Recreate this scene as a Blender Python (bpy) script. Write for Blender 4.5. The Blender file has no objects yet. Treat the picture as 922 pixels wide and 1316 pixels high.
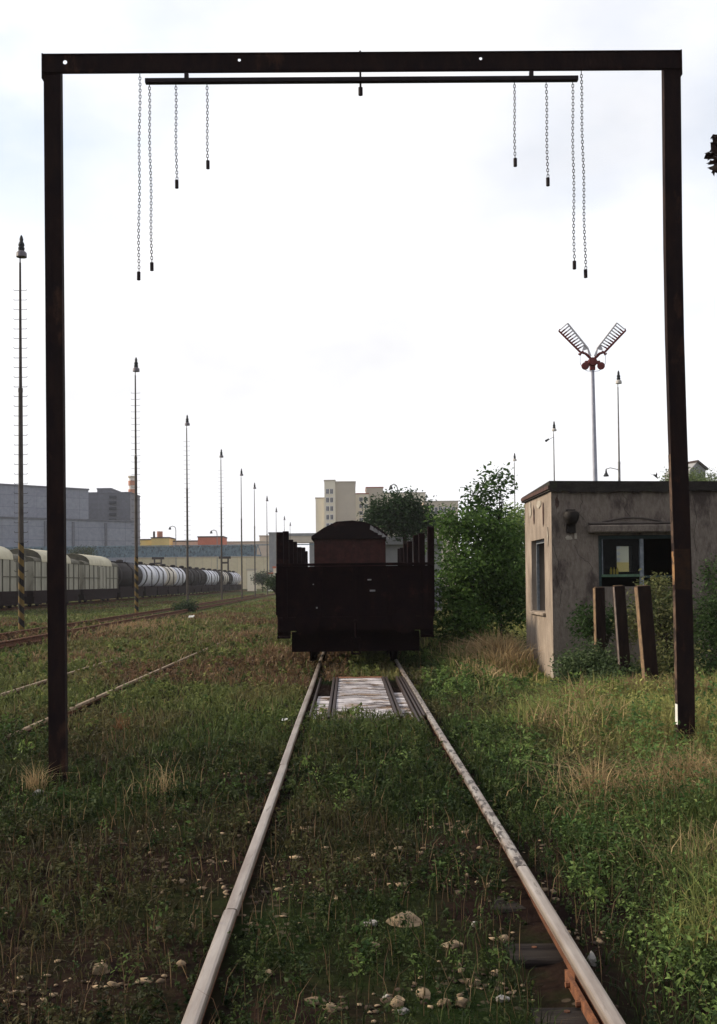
import bpy, bmesh, math, random
import numpy as np
from mathutils import Vector, Matrix, Euler
R = math.radians
PI = math.pi
rng = np.random.default_rng(7)
random.seed(7)
SC = bpy.context.scene
COL = SC.collection

# ------------------------------------------------------------------ camera
cam_d = bpy.data.cameras.new('camera')
cam = bpy.data.objects.new('camera', cam_d); COL.objects.link(cam)
cam_d.sensor_fit = 'VERTICAL'; cam_d.sensor_height = 36; cam_d.sensor_width = 36
cam_d.lens = 38.0
cam_d.shift_y = 0.0445
cam_d.clip_start = 0.05; cam_d.clip_end = 6000
EYE = 1.55
M = Euler((0, 0, R(-0.536))).to_matrix() @ Euler((R(91.3), 0, 0)).to_matrix() @ Euler((0, 0, R(-0.6))).to_matrix()
cam.matrix_world = Matrix.Translation((0, 0, EYE)) @ M.to_4x4()
SC.camera = cam
FPX = 38.0 / 36 * 1316

def ray(px, py):
    return M @ Vector(((px - 461) / FPX, -(py - 658) / FPX + 0.0445 * 36 / 38.0, -1))
def at(px, py, Y):
    d = ray(px, py); t = Y / d.y
    return Vector((d.x * t, Y, EYE + d.z * t))
def on(px, py, z=0.0):
    d = ray(px, py); t = (z - EYE) / d.z
    return Vector((d.x * t, d.y * t, z))

# ------------------------------------------------------------------ world, sun, exposure
w = bpy.data.worlds.new('World'); SC.world = w; w.use_nodes = True
nt = w.node_tree; nt.nodes.clear()
def WN(t, **k):
    n = nt.nodes.new(t)
    for a, b in k.items(): setattr(n, a, b)
    return n
L = nt.links.new
SUN_EL, SUN_AZ = 27.0, -80.0          # azimuth from +Y, negative = left
out = WN('ShaderNodeOutputWorld'); bg = WN('ShaderNodeBackground'); bg.inputs[1].default_value = 0.1
sky = WN('ShaderNodeTexSky', sky_type='NISHITA', sun_disc=False, sun_elevation=R(SUN_EL), sun_rotation=R(SUN_AZ))
tc = WN('ShaderNodeTexCoord')
mp = WN('ShaderNodeMapping'); mp.inputs['Scale'].default_value = (1, 1, 1.8); mp.inputs['Location'].default_value = (3.1, 0.4, 1.7)
L(tc.outputs['Generated'], mp.inputs[0])
n1 = WN('ShaderNodeTexNoise'); n1.inputs['Scale'].default_value = 2.6; n1.inputs['Detail'].default_value = 7; n1.inputs['Roughness'].default_value = .55
L(mp.outputs[0], n1.inputs[0])
n2 = WN('ShaderNodeTexNoise'); n2.inputs['Scale'].default_value = 5; n2.inputs['Detail'].default_value = 6
L(mp.outputs[0], n2.inputs[0])
def wmath(op, a, b=None):
    n = WN('ShaderNodeMath', operation=op)
    for i, v in enumerate((a, b)):
        if v is None: continue
        if isinstance(v, (int, float)): n.inputs[i].default_value = v
        else: L(v, n.inputs[i])
    return n.outputs[0]
def wmap(v, a, b, c, d):
    n = WN('ShaderNodeMapRange'); L(v, n.inputs[0])
    for i, x in enumerate((a, b, c, d)): n.inputs[i + 1].default_value = x
    return n.outputs[0]
def wdot(vec):
    n = WN('ShaderNodeVectorMath', operation='DOT_PRODUCT'); L(tc.outputs['Generated'], n.inputs[0])
    n.inputs[1].default_value = Vector(vec).normalized(); return n.outputs['Value']
# cloud deck: shaped brighter ahead, dimmed behind the camera so near fronts stay dark
glow = wmap(wdot((-.35, 1, .35)), -1, .75, 4.0, 8.2)
mott = wmap(n1.outputs[0], .38, .60, .85, 1.03)
bright = wmath('MULTIPLY', glow, mott)
comb = WN('ShaderNodeVectorMath', operation='SCALE'); comb.inputs[0].default_value = (.988, .99, 1.018); L(bright, comb.inputs['Scale'])
# thin spots in the deck where the blue comes through
thin = wmath('ADD', wmath('MULTIPLY', wmap(wdot((-.36, 1, .60)), .965, 1.0, 0, .6), 1.0),
             wmath('ADD', wmap(wdot((.38, 1, .40)), .965, 1.0, 0, .30), wmap(wdot((-.15, -.6, .8)), .6, 1, 0, .4)))
thin = wmath('MULTIPLY', thin, wmap(n2.outputs[0], .38, .62, .25, 1.1))
mix = WN('ShaderNodeMix', data_type='RGBA'); mix.clamp_factor = True
L(thin, mix.inputs[0]); L(comb.outputs[0], mix.inputs[6])
skb = WN('ShaderNodeVectorMath', operation='SCALE'); L(sky.outputs[0], skb.inputs[0]); skb.inputs['Scale'].default_value = 1.6
L(skb.outputs[0], mix.inputs[7])
L(mix.outputs[2], bg.inputs[0]); L(bg.outputs[0], out.inputs[0])

sd = bpy.data.lights.new('sun', 'SUN'); sd.energy = 3.1; sd.angle = R(7); sd.color = (1, .86, .66)
so = bpy.data.objects.new('sun', sd); COL.objects.link(so)
sv = Vector((math.sin(R(SUN_AZ)) * math.cos(R(SUN_EL)), math.cos(R(SUN_AZ)) * math.cos(R(SUN_EL)), math.sin(R(SUN_EL))))
so.rotation_euler = sv.to_track_quat('Z', 'Y').to_euler(); so.location = (-30, 30, 40)
SC.view_settings.view_transform = 'Standard'; SC.view_settings.look = 'None'
SC.view_settings.exposure = 0.5; SC.view_settings.gamma = 1.0; SC.view_settings.use_curve_mapping = False

# ------------------------------------------------------------------ materials
MATS = {}
def mat(name, c1, c2=None, scale=4.0, rough=.8, metal=0.0, bump=0.0, bscale=None, c3=None, t3=(.62, .7), s3=2.0, spec=.2, stretch=(1, 1, 1), detail=8):
    m = bpy.data.materials.new(name); m.use_nodes = True; t = m.node_tree
    b = t.nodes['Principled BSDF']; b.inputs['Roughness'].default_value = rough; b.inputs['Metallic'].default_value = metal
    b.inputs['Specular IOR Level'].default_value = spec
    tcn = t.nodes.new('ShaderNodeTexCoord'); mpn = t.nodes.new('ShaderNodeMapping'); mpn.inputs['Scale'].default_value = stretch
    t.links.new(tcn.outputs['Object'], mpn.inputs[0])
    c2 = c2 or tuple(x * .6 for x in c1)
    n = t.nodes.new('ShaderNodeTexNoise'); n.inputs['Scale'].default_value = scale; n.inputs['Detail'].default_value = detail; n.inputs['Roughness'].default_value = .65
    t.links.new(mpn.outputs[0], n.inputs[0])
    r = t.nodes.new('ShaderNodeValToRGB'); r.color_ramp.elements[0].position = .36; r.color_ramp.elements[1].position = .64
    r.color_ramp.elements[0].color = (*c1, 1); r.color_ramp.elements[1].color = (*c2, 1)
    t.links.new(n.outputs[0], r.inputs[0]); colr = r.outputs[0]
    if c3:
        n3 = t.nodes.new('ShaderNodeTexNoise'); n3.inputs['Scale'].default_value = s3; n3.inputs['Detail'].default_value = 9; n3.inputs['Roughness'].default_value = .7
        t.links.new(mpn.outputs[0], n3.inputs[0])
        mr = t.nodes.new('ShaderNodeMapRange'); mr.inputs[1].default_value = t3[0]; mr.inputs[2].default_value = t3[1]
        t.links.new(n3.outputs[0], mr.inputs[0])
        mx = t.nodes.new('ShaderNodeMix'); mx.data_type = 'RGBA'; t.links.new(mr.outputs[0], mx.inputs[0])
        t.links.new(colr, mx.inputs[6]); mx.inputs[7].default_value = (*c3, 1); colr = mx.outputs[2]
    t.links.new(colr, b.inputs['Base Color'])
    if bump:
        nb = t.nodes.new('ShaderNodeTexNoise'); nb.inputs['Scale'].default_value = bscale or scale * 6; nb.inputs['Detail'].default_value = 6
        t.links.new(mpn.outputs[0], nb.inputs[0])
        bu = t.nodes.new('ShaderNodeBump'); bu.inputs['Strength'].default_value = bump; bu.inputs['Distance'].default_value = .02
        t.links.new(nb.outputs[0], bu.inputs['Height']); t.links.new(bu.outputs[0], b.inputs['Normal'])
    MATS[name] = m; return m
def brick_mat(name, c1, c2, mortar, sc, bw, rh, ms=.02, rough=.85, axis='X'):
    m = mat(name, c1, c2, scale=1.2, rough=rough)
    t = m.node_tree; b = t.nodes['Principled BSDF']
    old = b.inputs['Base Color'].links[0].from_socket
    br = t.nodes.new('ShaderNodeTexBrick'); br.inputs['Scale'].default_value = sc; br.inputs['Brick Width'].default_value = bw; br.inputs['Row Height'].default_value = rh
    br.inputs['Mortar Size'].default_value = ms; br.offset = 0; br.inputs['Color1'].default_value = (1, 1, 1, 1); br.inputs['Color2'].default_value = (.88, .88, .9, 1); br.inputs['Mortar'].default_value = (*mortar, 1)
    sp = t.nodes.new('ShaderNodeSeparateXYZ'); cb = t.nodes.new('ShaderNodeCombineXYZ'); tcn = t.nodes.new('ShaderNodeTexCoord')
    t.links.new(tcn.outputs['Object'], sp.inputs[0])
    ad = t.nodes.new('ShaderNodeMath'); ad.operation = 'ADD'; t.links.new(sp.outputs[0], ad.inputs[0]); t.links.new(sp.outputs[1], ad.inputs[1])
    t.links.new(ad.outputs[0], cb.inputs[0]); t.links.new(sp.outputs[2], cb.inputs[1]); t.links.new(cb.outputs[0], br.inputs[0])
    mx = t.nodes.new('ShaderNodeMix'); mx.data_type = 'RGBA'; mx.blend_type = 'MULTIPLY'; mx.inputs[0].default_value = 1
    t.links.new(old, mx.inputs[6]); t.links.new(br.outputs[0], mx.inputs[7]); t.links.new(mx.outputs[2], b.inputs['Base Color'])
    return m
mat('black_steel', (.013, .008, .009), (.024, .013, .011), 9, rough=.85, spec=.12, bump=.25, c3=(.085, .042, .026), t3=(.56, .74), s3=4, stretch=(1, 1, .4))
mat('gauge_bar', (.015, .011, .014), (.03, .02, .022), 9, rough=.7)
mat('chain_steel', (.05, .035, .03), (.02, .015, .015), 30, rough=.6, metal=.3)
mat('lit_edge_orange', (.38, .22, .09), (.22, .12, .06), 12, rough=.8, c3=(.04, .025, .02), t3=(.5, .6), s3=9)
mat('rust_dark', (.045, .022, .012), (.02, .012, .01), 14, rough=.9, bump=.3)
mat('lit_edge_dull', (.14, .09, .06), (.05, .03, .025), 12, rough=.9, c3=(.02, .014, .012), t3=(.5, .6), s3=9)
mat('white_paint', (.75, .75, .73), (.6, .6, .56), 10, rough=.6)
mat('rail_top', (.38, .33, .29), (.20, .15, .12), 9, spec=.5, rough=.42, metal=.35, c3=(.10, .07, .05), t3=(.60, .68), s3=22, stretch=(1, .12, 1), bump=.05, bscale=40)
mat('rail_top_worn', (.36, .33, .30), (.25, .20, .17), 7, rough=.45, metal=.3, c3=(.05, .035, .028), t3=(.50, .56), s3=20, stretch=(1, .35, 1), bump=.1, bscale=40)
mat('rail_dull', (.36, .27, .18), (.16, .11, .07), 9, rough=.7, metal=.2)
mat('rail_side', (.17, .070, .036), (.07, .032, .02), 8, rough=.9, bump=.3)
mat('sleeper_wood', (.04, .034, .03), (.015, .012, .012), 6, spec=.05, rough=.9, bump=.5, stretch=(.3, 3, 3))
mat('wagon_black', (.007, .003, .0045), (.013, .006, .006), 4, rough=.95, spec=.08, bump=.5, c3=(.055, .020, .017), t3=(.58, .8), s3=2)
mat('wagon_red', (.060, .020, .018), (.030, .011, .011), 4, rough=.9, spec=.1, bump=.3, c3=(.075, .045, .035), t3=(.6, .8), s3=3)
mat('grey_sheet', (.30, .29, .29), (.18, .17, .17), 5, rough=.6)
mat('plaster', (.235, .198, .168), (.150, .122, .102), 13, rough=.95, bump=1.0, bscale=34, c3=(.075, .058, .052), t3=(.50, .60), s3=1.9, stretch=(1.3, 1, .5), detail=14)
mat('plaster_lit', (.34, .28, .23), (.21, .17, .14), 2.0, rough=.95, bump=.6, bscale=22, c3=(.42, .37, .30), t3=(.66, .69), s3=2.2, stretch=(1, 1.6, .8))  # lighter copy of plaster; sunlight on the left wall put into the colour
mat('brick_worn', (.10, .066, .054), (.055, .038, .034), 16, rough=.95, bump=1.0, bscale=30)
mat('bare_patch', (.42, .38, .32), (.30, .26, .22), 6, rough=.95, bump=.5)
mat('concrete', (.12, .10, .09), (.07, .06, .055), 3, rough=.95, bump=.6, bscale=20, stretch=(1, 1, .6))
mat('roof_tar', (.022, .018, .018), (.04, .034, .03), 6, rough=.9, bump=.4, c3=(.03, .045, .015), t3=(.58, .7), s3=3)
mat('roof_side', (.11, .06, .05), (.05, .03, .028), 6, rough=.9)
mat('frame_green', (.05, .07, .072), (.03, .05, .05), 14, rough=.7)
mat('frame_grey', (.26, .28, .31), (.14, .16, .18), 14, rough=.7)
mat('sill_green', (.11, .20, .12), (.07, .12, .08), 14, rough=.6)
mat('dark_interior', (.012, .011, .011), (.02, .018, .016), 3, rough=.95)  # hut inside near-black, its shade put into the colour; cracks share it
mat('lamp_black', (.012, .010, .010), (.02, .016, .014), 20, rough=.6)
mat('yellow_plastic', (.75, .50, .06), (.65, .42, .05), 10, rough=.4)
mat('post_wood', (.014, .009, .009), (.03, .018, .014), 8, spec=.08, rough=.95, bump=.6, stretch=(2, 2, .3))
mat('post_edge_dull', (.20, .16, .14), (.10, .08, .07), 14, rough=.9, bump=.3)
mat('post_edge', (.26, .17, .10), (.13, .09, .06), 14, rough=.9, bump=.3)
mat('mast_grey', (.10, .085, .075), (.06, .05, .045), 3, rough=.8)
mat('mast_light', (.30, .30, .31), (.20, .19, .19), 5, rough=.7)
mat('lamp_drum', (.20, .18, .20), (.13, .12, .14), 8, rough=.5)
mat('lamp_drum_pale', (.5, .48, .46), (.4, .38, .36), 8, rough=.5)
mat('lamp_stack', (.035, .04, .045), (.02, .022, .026), 12, rough=.6)
mat('signal_red', (.20, .045, .04), (.13, .03, .03), 12, rough=.5)
mat('signal_white', (.72, .70, .72), (.60, .58, .6), 12, rough=.5)
mat('signal_mast', (.46, .47, .55), (.36, .37, .44), 8, rough=.5, metal=.3)
mat('wagon_cream', (.36, .34, .28), (.25, .24, .20), 1.6, rough=.8, stretch=(1, 1, .3), c3=(.12, .09, .07), t3=(.58, .8), s3=1.5)
mat('wagon_roof_pale', (.55, .51, .38), (.42, .38, .28), 1.2, rough=.7)
mat('wagon_end', (.13, .12, .09), (.07, .065, .05), 2, rough=.85)
mat('tank_white', (.72, .73, .80), (.58, .58, .64), 1.3, rough=.5, c3=(.2, .16, .15), t3=(.62, .75), s3=1)
mat('tank_cream', (.66, .60, .52), (.52, .47, .41), 1.3, rough=.5, c3=(.2, .14, .11), t3=(.60, .75), s3=1)
mat('tank_dark', (.020, .013, .014), (.012, .009, .010), 2, rough=.75, spec=.15)
mat('underframe', (.012, .006, .008), (.02, .01, .01), 4, rough=.95, spec=.08)
brick_mat('panel_grey', (.33, .345, .40), (.26, .275, .33), (.6, .6, .62), 1, 6.0, 3.0, .05)
brick_mat('panel_dark', (.19, .195, .23), (.15, .155, .18), (.75, .75, .75), 1, 3.0, 2.8, .04)
brick_mat('wall_cream', (.80, .70, .47), (.74, .62, .42), (.7, .7, .7), 1, 2.4, 9, .04)
mat('wall_yellow', (.82, .64, .26), (.74, .56, .22), .4, rough=.9)
mat('wall_orange', (.58, .17, .10), (.48, .14, .08), .4, rough=.9)
mat('wall_beige', (.66, .56, .46), (.56, .48, .40), .3, rough=.9)
mat('wall_pale', (.82, .76, .63), (.76, .70, .57), .2, rough=.9)
mat('wall_tan', (.52, .46, .38), (.46, .41, .34), .25, rough=.9)
mat('wall_stone', (.32, .32, .33), (.24, .24, .25), .6, rough=.95)
mat('roof_brown', (.06, .04, .035), (.04, .03, .03), 2, rough=.9)
mat('trim_red', (.38, .12, .08), (.3, .1, .07), 2, rough=.8)
mat('window_dark', (.05, .06, .08), (.03, .035, .05), 2, rough=.15)
mat('teal_steel', (.24, .33, .40), (.16, .23, .29), 1.4, rough=.8, c3=(.09, .12, .15), t3=(.5, .6), s3=1.5)
mat('chimney_white', (.7, .68, .66), (.6, .58, .56), 1, rough=.9)
mat('chimney_red', (.52, .24, .15), (.42, .18, .12), 1, rough=.9)
mat('stone_tan', (.36, .27, .17), (.17, .12, .08), 14, rough=.95, bump=.6, bscale=40)
mat('stone_grey', (.38, .36, .34), (.24, .22, .20), 14, rough=.95, bump=.6, bscale=40)
mat('pit_steel', (.030, .022, .024), (.055, .036, .030), 10, rough=.55, metal=.3, bump=.2)
mat('bark', (.05, .035, .025), (.025, .018, .014), 9, rough=.95, bump=.6)
mat('paper_white', (.75, .75, .72), (.6, .6, .58), 10, rough=.8)
mat('feather_dark', (.03, .03, .035), (.05, .045, .04), 20, rough=.9)
mat('rust_plate', (.24, .10, .05), (.11, .05, .03), 16, rough=.9, bump=.4)

# wet planks over the weighbridge pit
m = mat('wet_planks', (.66, .62, .64), (.10, .075, .075), 1.5, rough=.4, spec=.8, bump=.05, c3=(.16, .095, .05), t3=(.53, .56), s3=1.3, stretch=(1, 1.7, 1), detail=5)
t = m.node_tree; nn = t.nodes.new('ShaderNodeTexNoise'); nn.inputs['Scale'].default_value = 1.7; nn.inputs['Detail'].default_value = 4
mr = t.nodes.new('ShaderNodeMapRange'); mr.inputs[1].default_value = .46; mr.inputs[2].default_value = .54; mr.inputs[3].default_value = .04; mr.inputs[4].default_value = .75
tcx = t.nodes.new('ShaderNodeTexCoord'); mpx = t.nodes.new('ShaderNodeMapping'); mpx.inputs['Scale'].default_value = (1, 2.5, 1)
t.links.new(tcx.outputs['Object'], mpx.inputs[0]); t.links.new(mpx.outputs[0], nn.inputs[0]); t.links.new(nn.outputs[0], mr.inputs[0]); t.links.new(mr.outputs[0], t.nodes['Principled BSDF'].inputs['Roughness'])

# hazard banding painted round the mast foot (object space height)
m = mat('hazard_paint', (.20, .13, .04), (.12, .08, .035), 5, rough=.9)
t = m.node_tree; b = t.nodes['Principled BSDF']; old = b.inputs['Base Color'].links[0].from_socket
tcn = t.nodes.new('ShaderNodeTexCoord'); sp = t.nodes.new('ShaderNodeSeparateXYZ'); t.links.new(tcn.outputs['Object'], sp.inputs[0])
def tm(op, a, b_):
    n = t.nodes.new('ShaderNodeMath'); n.operation = op
    for i, v in enumerate((a, b_)):
        if isinstance(v, (int, float)): n.inputs[i].default_value = v
        else: t.links.new(v, n.inputs[i])
    return n.outputs[0]
st = tm('GREATER_THAN', tm('FRACT', tm('MULTIPLY', tm('ADD', sp.outputs[2], tm('MULTIPLY', sp.outputs[0], 1.0)), 2.2), 0), .5)
mx = t.nodes.new('ShaderNodeMix'); mx.data_type = 'RGBA'; t.links.new(st, mx.inputs[0]); t.links.new(old, mx.inputs[6]); mx.inputs[7].default_value = (.02, .018, .018, 1)
t.links.new(mx.outputs[2], b.inputs['Base Color'])

# thin glass
m = bpy.data.materials.new('window_glass'); m.use_nodes = True; MATS['window_glass'] = m; t = m.node_tree; t.nodes.clear()
o_ = t.nodes.new('ShaderNodeOutputMaterial'); g_ = t.nodes.new('ShaderNodeBsdfGlossy'); g_.inputs['Roughness'].default_value = .03
tr = t.nodes.new('ShaderNodeBsdfTransparent'); tr.inputs[0].default_value = (.7, .74, .74, 1); ms_ = t.nodes.new('ShaderNodeMixShader'); ms_.inputs[0].default_value = .006
t.links.new(tr.outputs[0], ms_.inputs[1]); t.links.new(g_.outputs[0], ms_.inputs[2]); t.links.new(ms_.outputs[0], o_.inputs[0])

# foliage: colour of each plant is stored on its own mesh
def foliage_mat(name, trans=.35, rough=.6):
    m = bpy.data.materials.new(name); m.use_nodes = True; MATS[name] = m; t = m.node_tree; t.nodes.clear()
    o = t.nodes.new('ShaderNodeOutputMaterial'); a = t.nodes.new('ShaderNodeAttribute'); a.attribute_name = 'leafcol'
    p = t.nodes.new('ShaderNodeBsdfPrincipled'); p.inputs['Roughness'].default_value = rough; p.inputs['Specular IOR Level'].default_value = .12
    tl = t.nodes.new('ShaderNodeBsdfTranslucent'); mx = t.nodes.new('ShaderNodeMixShader'); mx.inputs[0].default_value = trans
    t.links.new(a.outputs['Color'], p.inputs['Base Color']); t.links.new(a.outputs['Color'], tl.inputs[0])
    t.links.new(p.outputs[0], mx.inputs[1]); t.links.new(tl.outputs[0], mx.inputs[2]); t.links.new(mx.outputs[0], o.inputs[0]); return m
foliage_mat('leaf'); foliage_mat('blade', .3)

# ------------------------------------------------------------------ helpers
def tag(o, label=None, cat=None, group=None, kind=None):
    if label: o['label'] = label
    if cat: o['category'] = cat
    if group: o['group'] = group
    if kind: o['kind'] = kind
    return o
def thing(name, label, cat, loc=(0, 0, 0), rz=0, group=None):
    o = bpy.data.objects.new(name, None); COL.objects.link(o); o.location = loc; o.rotation_euler = (0, 0, rz)
    o.empty_display_size = .2
    return tag(o, label, cat, group)
KIDS = {}
def copy_tree(o, parent=None):
    c = o.copy(); COL.objects.link(c)
    if parent: c.parent = parent; KIDS.setdefault(parent.name, []).append(c)
    for ch in list(KIDS.get(o.name, [])): copy_tree(ch, c)
    return c
class MB:
    def __init__(s): s.v = []; s.f = []
    def add(s, vs, fs):
        b = len(s.v); s.v += [Vector(v) for v in vs]; s.f += [tuple(b + i for i in f) for f in fs]; return s
    def box(s, x0, x1, y0, y1, z0, z1, mtx=None):
        vs = [(x, y, z) for z in (z0, z1) for y in (y0, y1) for x in (x0, x1)]
        if mtx is not None: vs = [mtx @ Vector(v) for v in vs]
        return s.add(vs, [(0, 2, 3, 1), (4, 5, 7, 6), (0, 1, 5, 4), (2, 6, 7, 3), (0, 4, 6, 2), (1, 3, 7, 5)])
    def bar(s, a, b, r0, r1=None, n=8, caps=True):
        a, b = Vector(a), Vector(b); r1 = r0 if r1 is None else r1
        d = (b - a).normalized(); u = d.orthogonal().normalized(); v = d.cross(u)
        vs = []
        for p, r in ((a, r0), (b, r1)):
            for i in range(n):
                t = 2 * PI * (i + .5) / n; vs.append(p + (u * math.cos(t) + v * math.sin(t)) * r)
        fs = [(i, (i + 1) % n, n + (i + 1) % n, n + i) for i in range(n)]
        if caps: fs += [tuple(reversed(range(n))), tuple(range(n, 2 * n))]
        return s.add(vs, fs)
    def path(s, pts, r, n=6):
        for i in range(len(pts) - 1):
            ra = r[i] if isinstance(r, (list, tuple)) else r; rb = r[i + 1] if isinstance(r, (list, tuple)) else r
            s.bar(pts[i], pts[i + 1], ra, rb, n)
        return s
    def lathe(s, prof, c=(0, 0, 0), n=16, axis='Z'):
        vs = []
        for r, z in prof:
            for i in range(n):
                t = 2 * PI * i / n; p = (r * math.cos(t), r * math.sin(t), z)
                if axis == 'Y': p = (p[0], z, p[1])
                if axis == 'X': p = (z, p[0], p[1])
                vs.append(Vector(c) + Vector(p))
        fs = [(k * n + i, k * n + (i + 1) % n, (k + 1) * n + (i + 1) % n, (k + 1) * n + i) for k in range(len(prof) - 1) for i in range(n)]
        fs += [tuple(reversed(range(n))), tuple(range((len(prof) - 1) * n, len(prof) * n))]
        return s.add(vs, fs)
    def prism(s, poly, a, b, axis='Y'):
        # polygon (u, z) extruded from a to b along the axis
        f = (lambda u, z, t: (u, t, z)) if axis == 'Y' else (lambda u, z, t: (t, u, z))
        n = len(poly); vs = [f(u, z, a) for u, z in poly] + [f(u, z, b) for u, z in poly]
        return s.add(vs, [(i, (i + 1) % n, n + (i + 1) % n, n + i) for i in range(n)] + [tuple(reversed(range(n))), tuple(range(n, 2 * n))])
    def build(s, name, m, parent=None, smooth=False, bevel=0):
        me = bpy.data.meshes.new(name); me.from_pydata([tuple(v) for v in s.v], [], s.f); me.update()
        bm = bmesh.new(); bm.from_mesh(me); bmesh.ops.recalc_face_normals(bm, faces=bm.faces)
        if bevel: bmesh.ops.bevel(bm, geom=[e for e in bm.edges if e.calc_face_angle(0) > .6], offset=bevel, segments=1, affect='EDGES')
        bm.to_mesh(me); bm.free()
        if smooth:
            for p in me.polygons: p.use_smooth = True
            me.set_sharp_from_angle(angle=R(40))
        me.materials.append(MATS[m]); o = bpy.data.objects.new(name, me); COL.objects.link(o)
        if parent: o.parent = parent; KIDS.setdefault(parent.name, []).append(o)
        return o
def npmesh(name, V, F, m, parent=None, col=None):
    """V (n,3); F (k,3|4) int array(s)"""
    me = bpy.data.meshes.new(name); V = np.ascontiguousarray(V, dtype=np.float32)
    Fs = F if isinstance(F, list) else [F]
    me.vertices.add(len(V)); me.vertices.foreach_set('co', V.ravel())
    loops = np.concatenate([f.ravel() for f in Fs]).astype(np.int32)
    tot = np.concatenate([np.full(len(f), f.shape[1]) for f in Fs]).astype(np.int32)
    start = np.concatenate([[0], np.cumsum(tot)[:-1]]).astype(np.int32)
    me.loops.add(len(loops)); me.loops.foreach_set('vertex_index', loops)
    me.polygons.add(len(tot)); me.polygons.foreach_set('loop_start', start)
    me.update(calc_edges=True)
    if col is not None:
        a = me.color_attributes.new('leafcol', 'FLOAT_COLOR', 'POINT')
        a.data.foreach_set('color', np.concatenate([col, np.ones((len(col), 1))], 1).astype(np.float32).ravel())
    me.materials.append(MATS[m]); o = bpy.data.objects.new(name, me); COL.objects.link(o)
    if parent: o.parent = parent; KIDS.setdefault(parent.name, []).append(o)
    return o
_perm = rng.random((256, 256))
def vnoise(x, y, s):
    x = np.asarray(x) / s + 100; y = np.asarray(y) / s + 100
    xi = np.floor(x).astype(int); yi = np.floor(y).astype(int); fx = x - xi; fy = y - yi
    fx = fx * fx * (3 - 2 * fx); fy = fy * fy * (3 - 2 * fy)
    g = lambda a, b: _perm[a % 256, b % 256]
    return (g(xi, yi) * (1 - fx) + g(xi + 1, yi) * fx) * (1 - fy) + (g(xi, yi + 1) * (1 - fx) + g(xi + 1, yi + 1) * fx) * fy
def sstep(a, b, x):
    t = np.clip((np.asarray(x, float) - a) / (b - a), 0, 1); return t * t * (3 - 2 * t)
TC = 0.175        # centre line of the main track
def ground_z(x, y):
    x = np.asarray(x, float); y = np.asarray(y, float)
    z = -0.085 + 0.05 * (vnoise(x, y, 1.7) - .5) + .03 * (vnoise(x, y, .45) - .5)
    near = 1 - sstep(26, 60, y)
    z += near * .20 * sstep(1.5, 3.4, x) * (1 - sstep(12.5, 15.5, y)) - near * .09 * sstep(1.8, 3.2, x) * sstep(13, 16, y)
    tr = np.exp(-((x - TC) / .9) ** 4)               # level bed under the main track
    z = z * (1 - .5 * tr) + (-.075) * .5 * tr
    z -= .07 * np.exp(-((x - (TC + .754 - .13)) / .10) ** 2) * (1 - sstep(5.2, 6.2, y)) * sstep(2, 3.2, y)
    for c in (-4.25, -10.05): z += .03 * np.exp(-((x - c) / .9) ** 2)
    return z
gz = lambda x, y: float(ground_z(x, y))

# ------------------------------------------------------------------ ground sheet
xs = np.concatenate([-np.geomspace(3000, 14, 26), np.arange(-13.6, -5, .4), np.arange(-5, 7.01, .12), np.arange(7.4, 14, .4), np.geomspace(15, 3000, 26)])
ys = np.concatenate([-np.geomspace(600, 2, 14), np.arange(-1.5, 24, .12), np.arange(24.2, 60, .5), np.geomspace(61, 4500, 44)])
X, Y = np.meshgrid(xs, ys); Z = ground_z(X, Y)
# hollow under the weighbridge
pitmask = (np.abs(X - TC) < .42) & (Y > 12.9) & (Y < 18.3); Z = np.where(pitmask, -.2, Z)
nx, ny = len(xs), len(ys); idx = np.arange(nx * ny).reshape(ny, nx)
F = np.stack([idx[:-1, :-1].ravel(), idx[:-1, 1:].ravel(), idx[1:, 1:].ravel(), idx[1:, :-1].ravel()], 1)
mg = mat('soil', (.012, .008, .008), (.026, .017, .013), 3.5, rough=1, spec=0.0, bump=1.0, bscale=18, c3=(.016, .026, .009), t3=(.46, .60), s3=.35)
# light pebbles trodden into the soil
t = mg.node_tree; b = t.nodes['Principled BSDF']; old = b.inputs['Base Color'].links[0].from_socket
vo = t.nodes.new('ShaderNodeTexVoronoi'); vo.inputs['Scale'].default_value = 16; tcn = t.nodes.new('ShaderNodeTexCoord'); t.links.new(tcn.outputs['Object'], vo.inputs[0])
nz = t.nodes.new('ShaderNodeTexNoise'); nz.inputs['Scale'].default_value = 1.3; t.links.new(tcn.outputs['Object'], nz.inputs[0])
a1 = t.nodes.new('ShaderNodeMapRange'); a1.inputs[1].default_value = .34; a1.inputs[2].default_value = .26; t.links.new(vo.outputs['Distance'], a1.inputs[0])
a2 = t.nodes.new('ShaderNodeMapRange'); a2.inputs[1].default_value = .56; a2.inputs[2].default_value = .66; a2.inputs[4].default_value = .6; t.links.new(nz.outputs[0], a2.inputs[0])
mu = t.nodes.new('ShaderNodeMath'); mu.operation = 'MULTIPLY'; t.links.new(a1.outputs[0], mu.inputs[0]); t.links.new(a2.outputs[0], mu.inputs[1])
mx = t.nodes.new('ShaderNodeMix'); mx.data_type = 'RGBA'; t.links.new(mu.outputs[0], mx.inputs[0]); t.links.new(old, mx.inputs[6]); mx.inputs[7].default_value = (.13, .10, .075, 1)
sy = t.nodes.new('ShaderNodeSeparateXYZ'); t.links.new(tcn.outputs['Object'], sy.inputs[0])
fy = t.nodes.new('ShaderNodeMapRange'); fy.inputs[1].default_value = 18; fy.inputs[2].default_value = 60; fy.inputs[4].default_value = .95; t.links.new(sy.outputs[1], fy.inputs[0])
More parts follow.
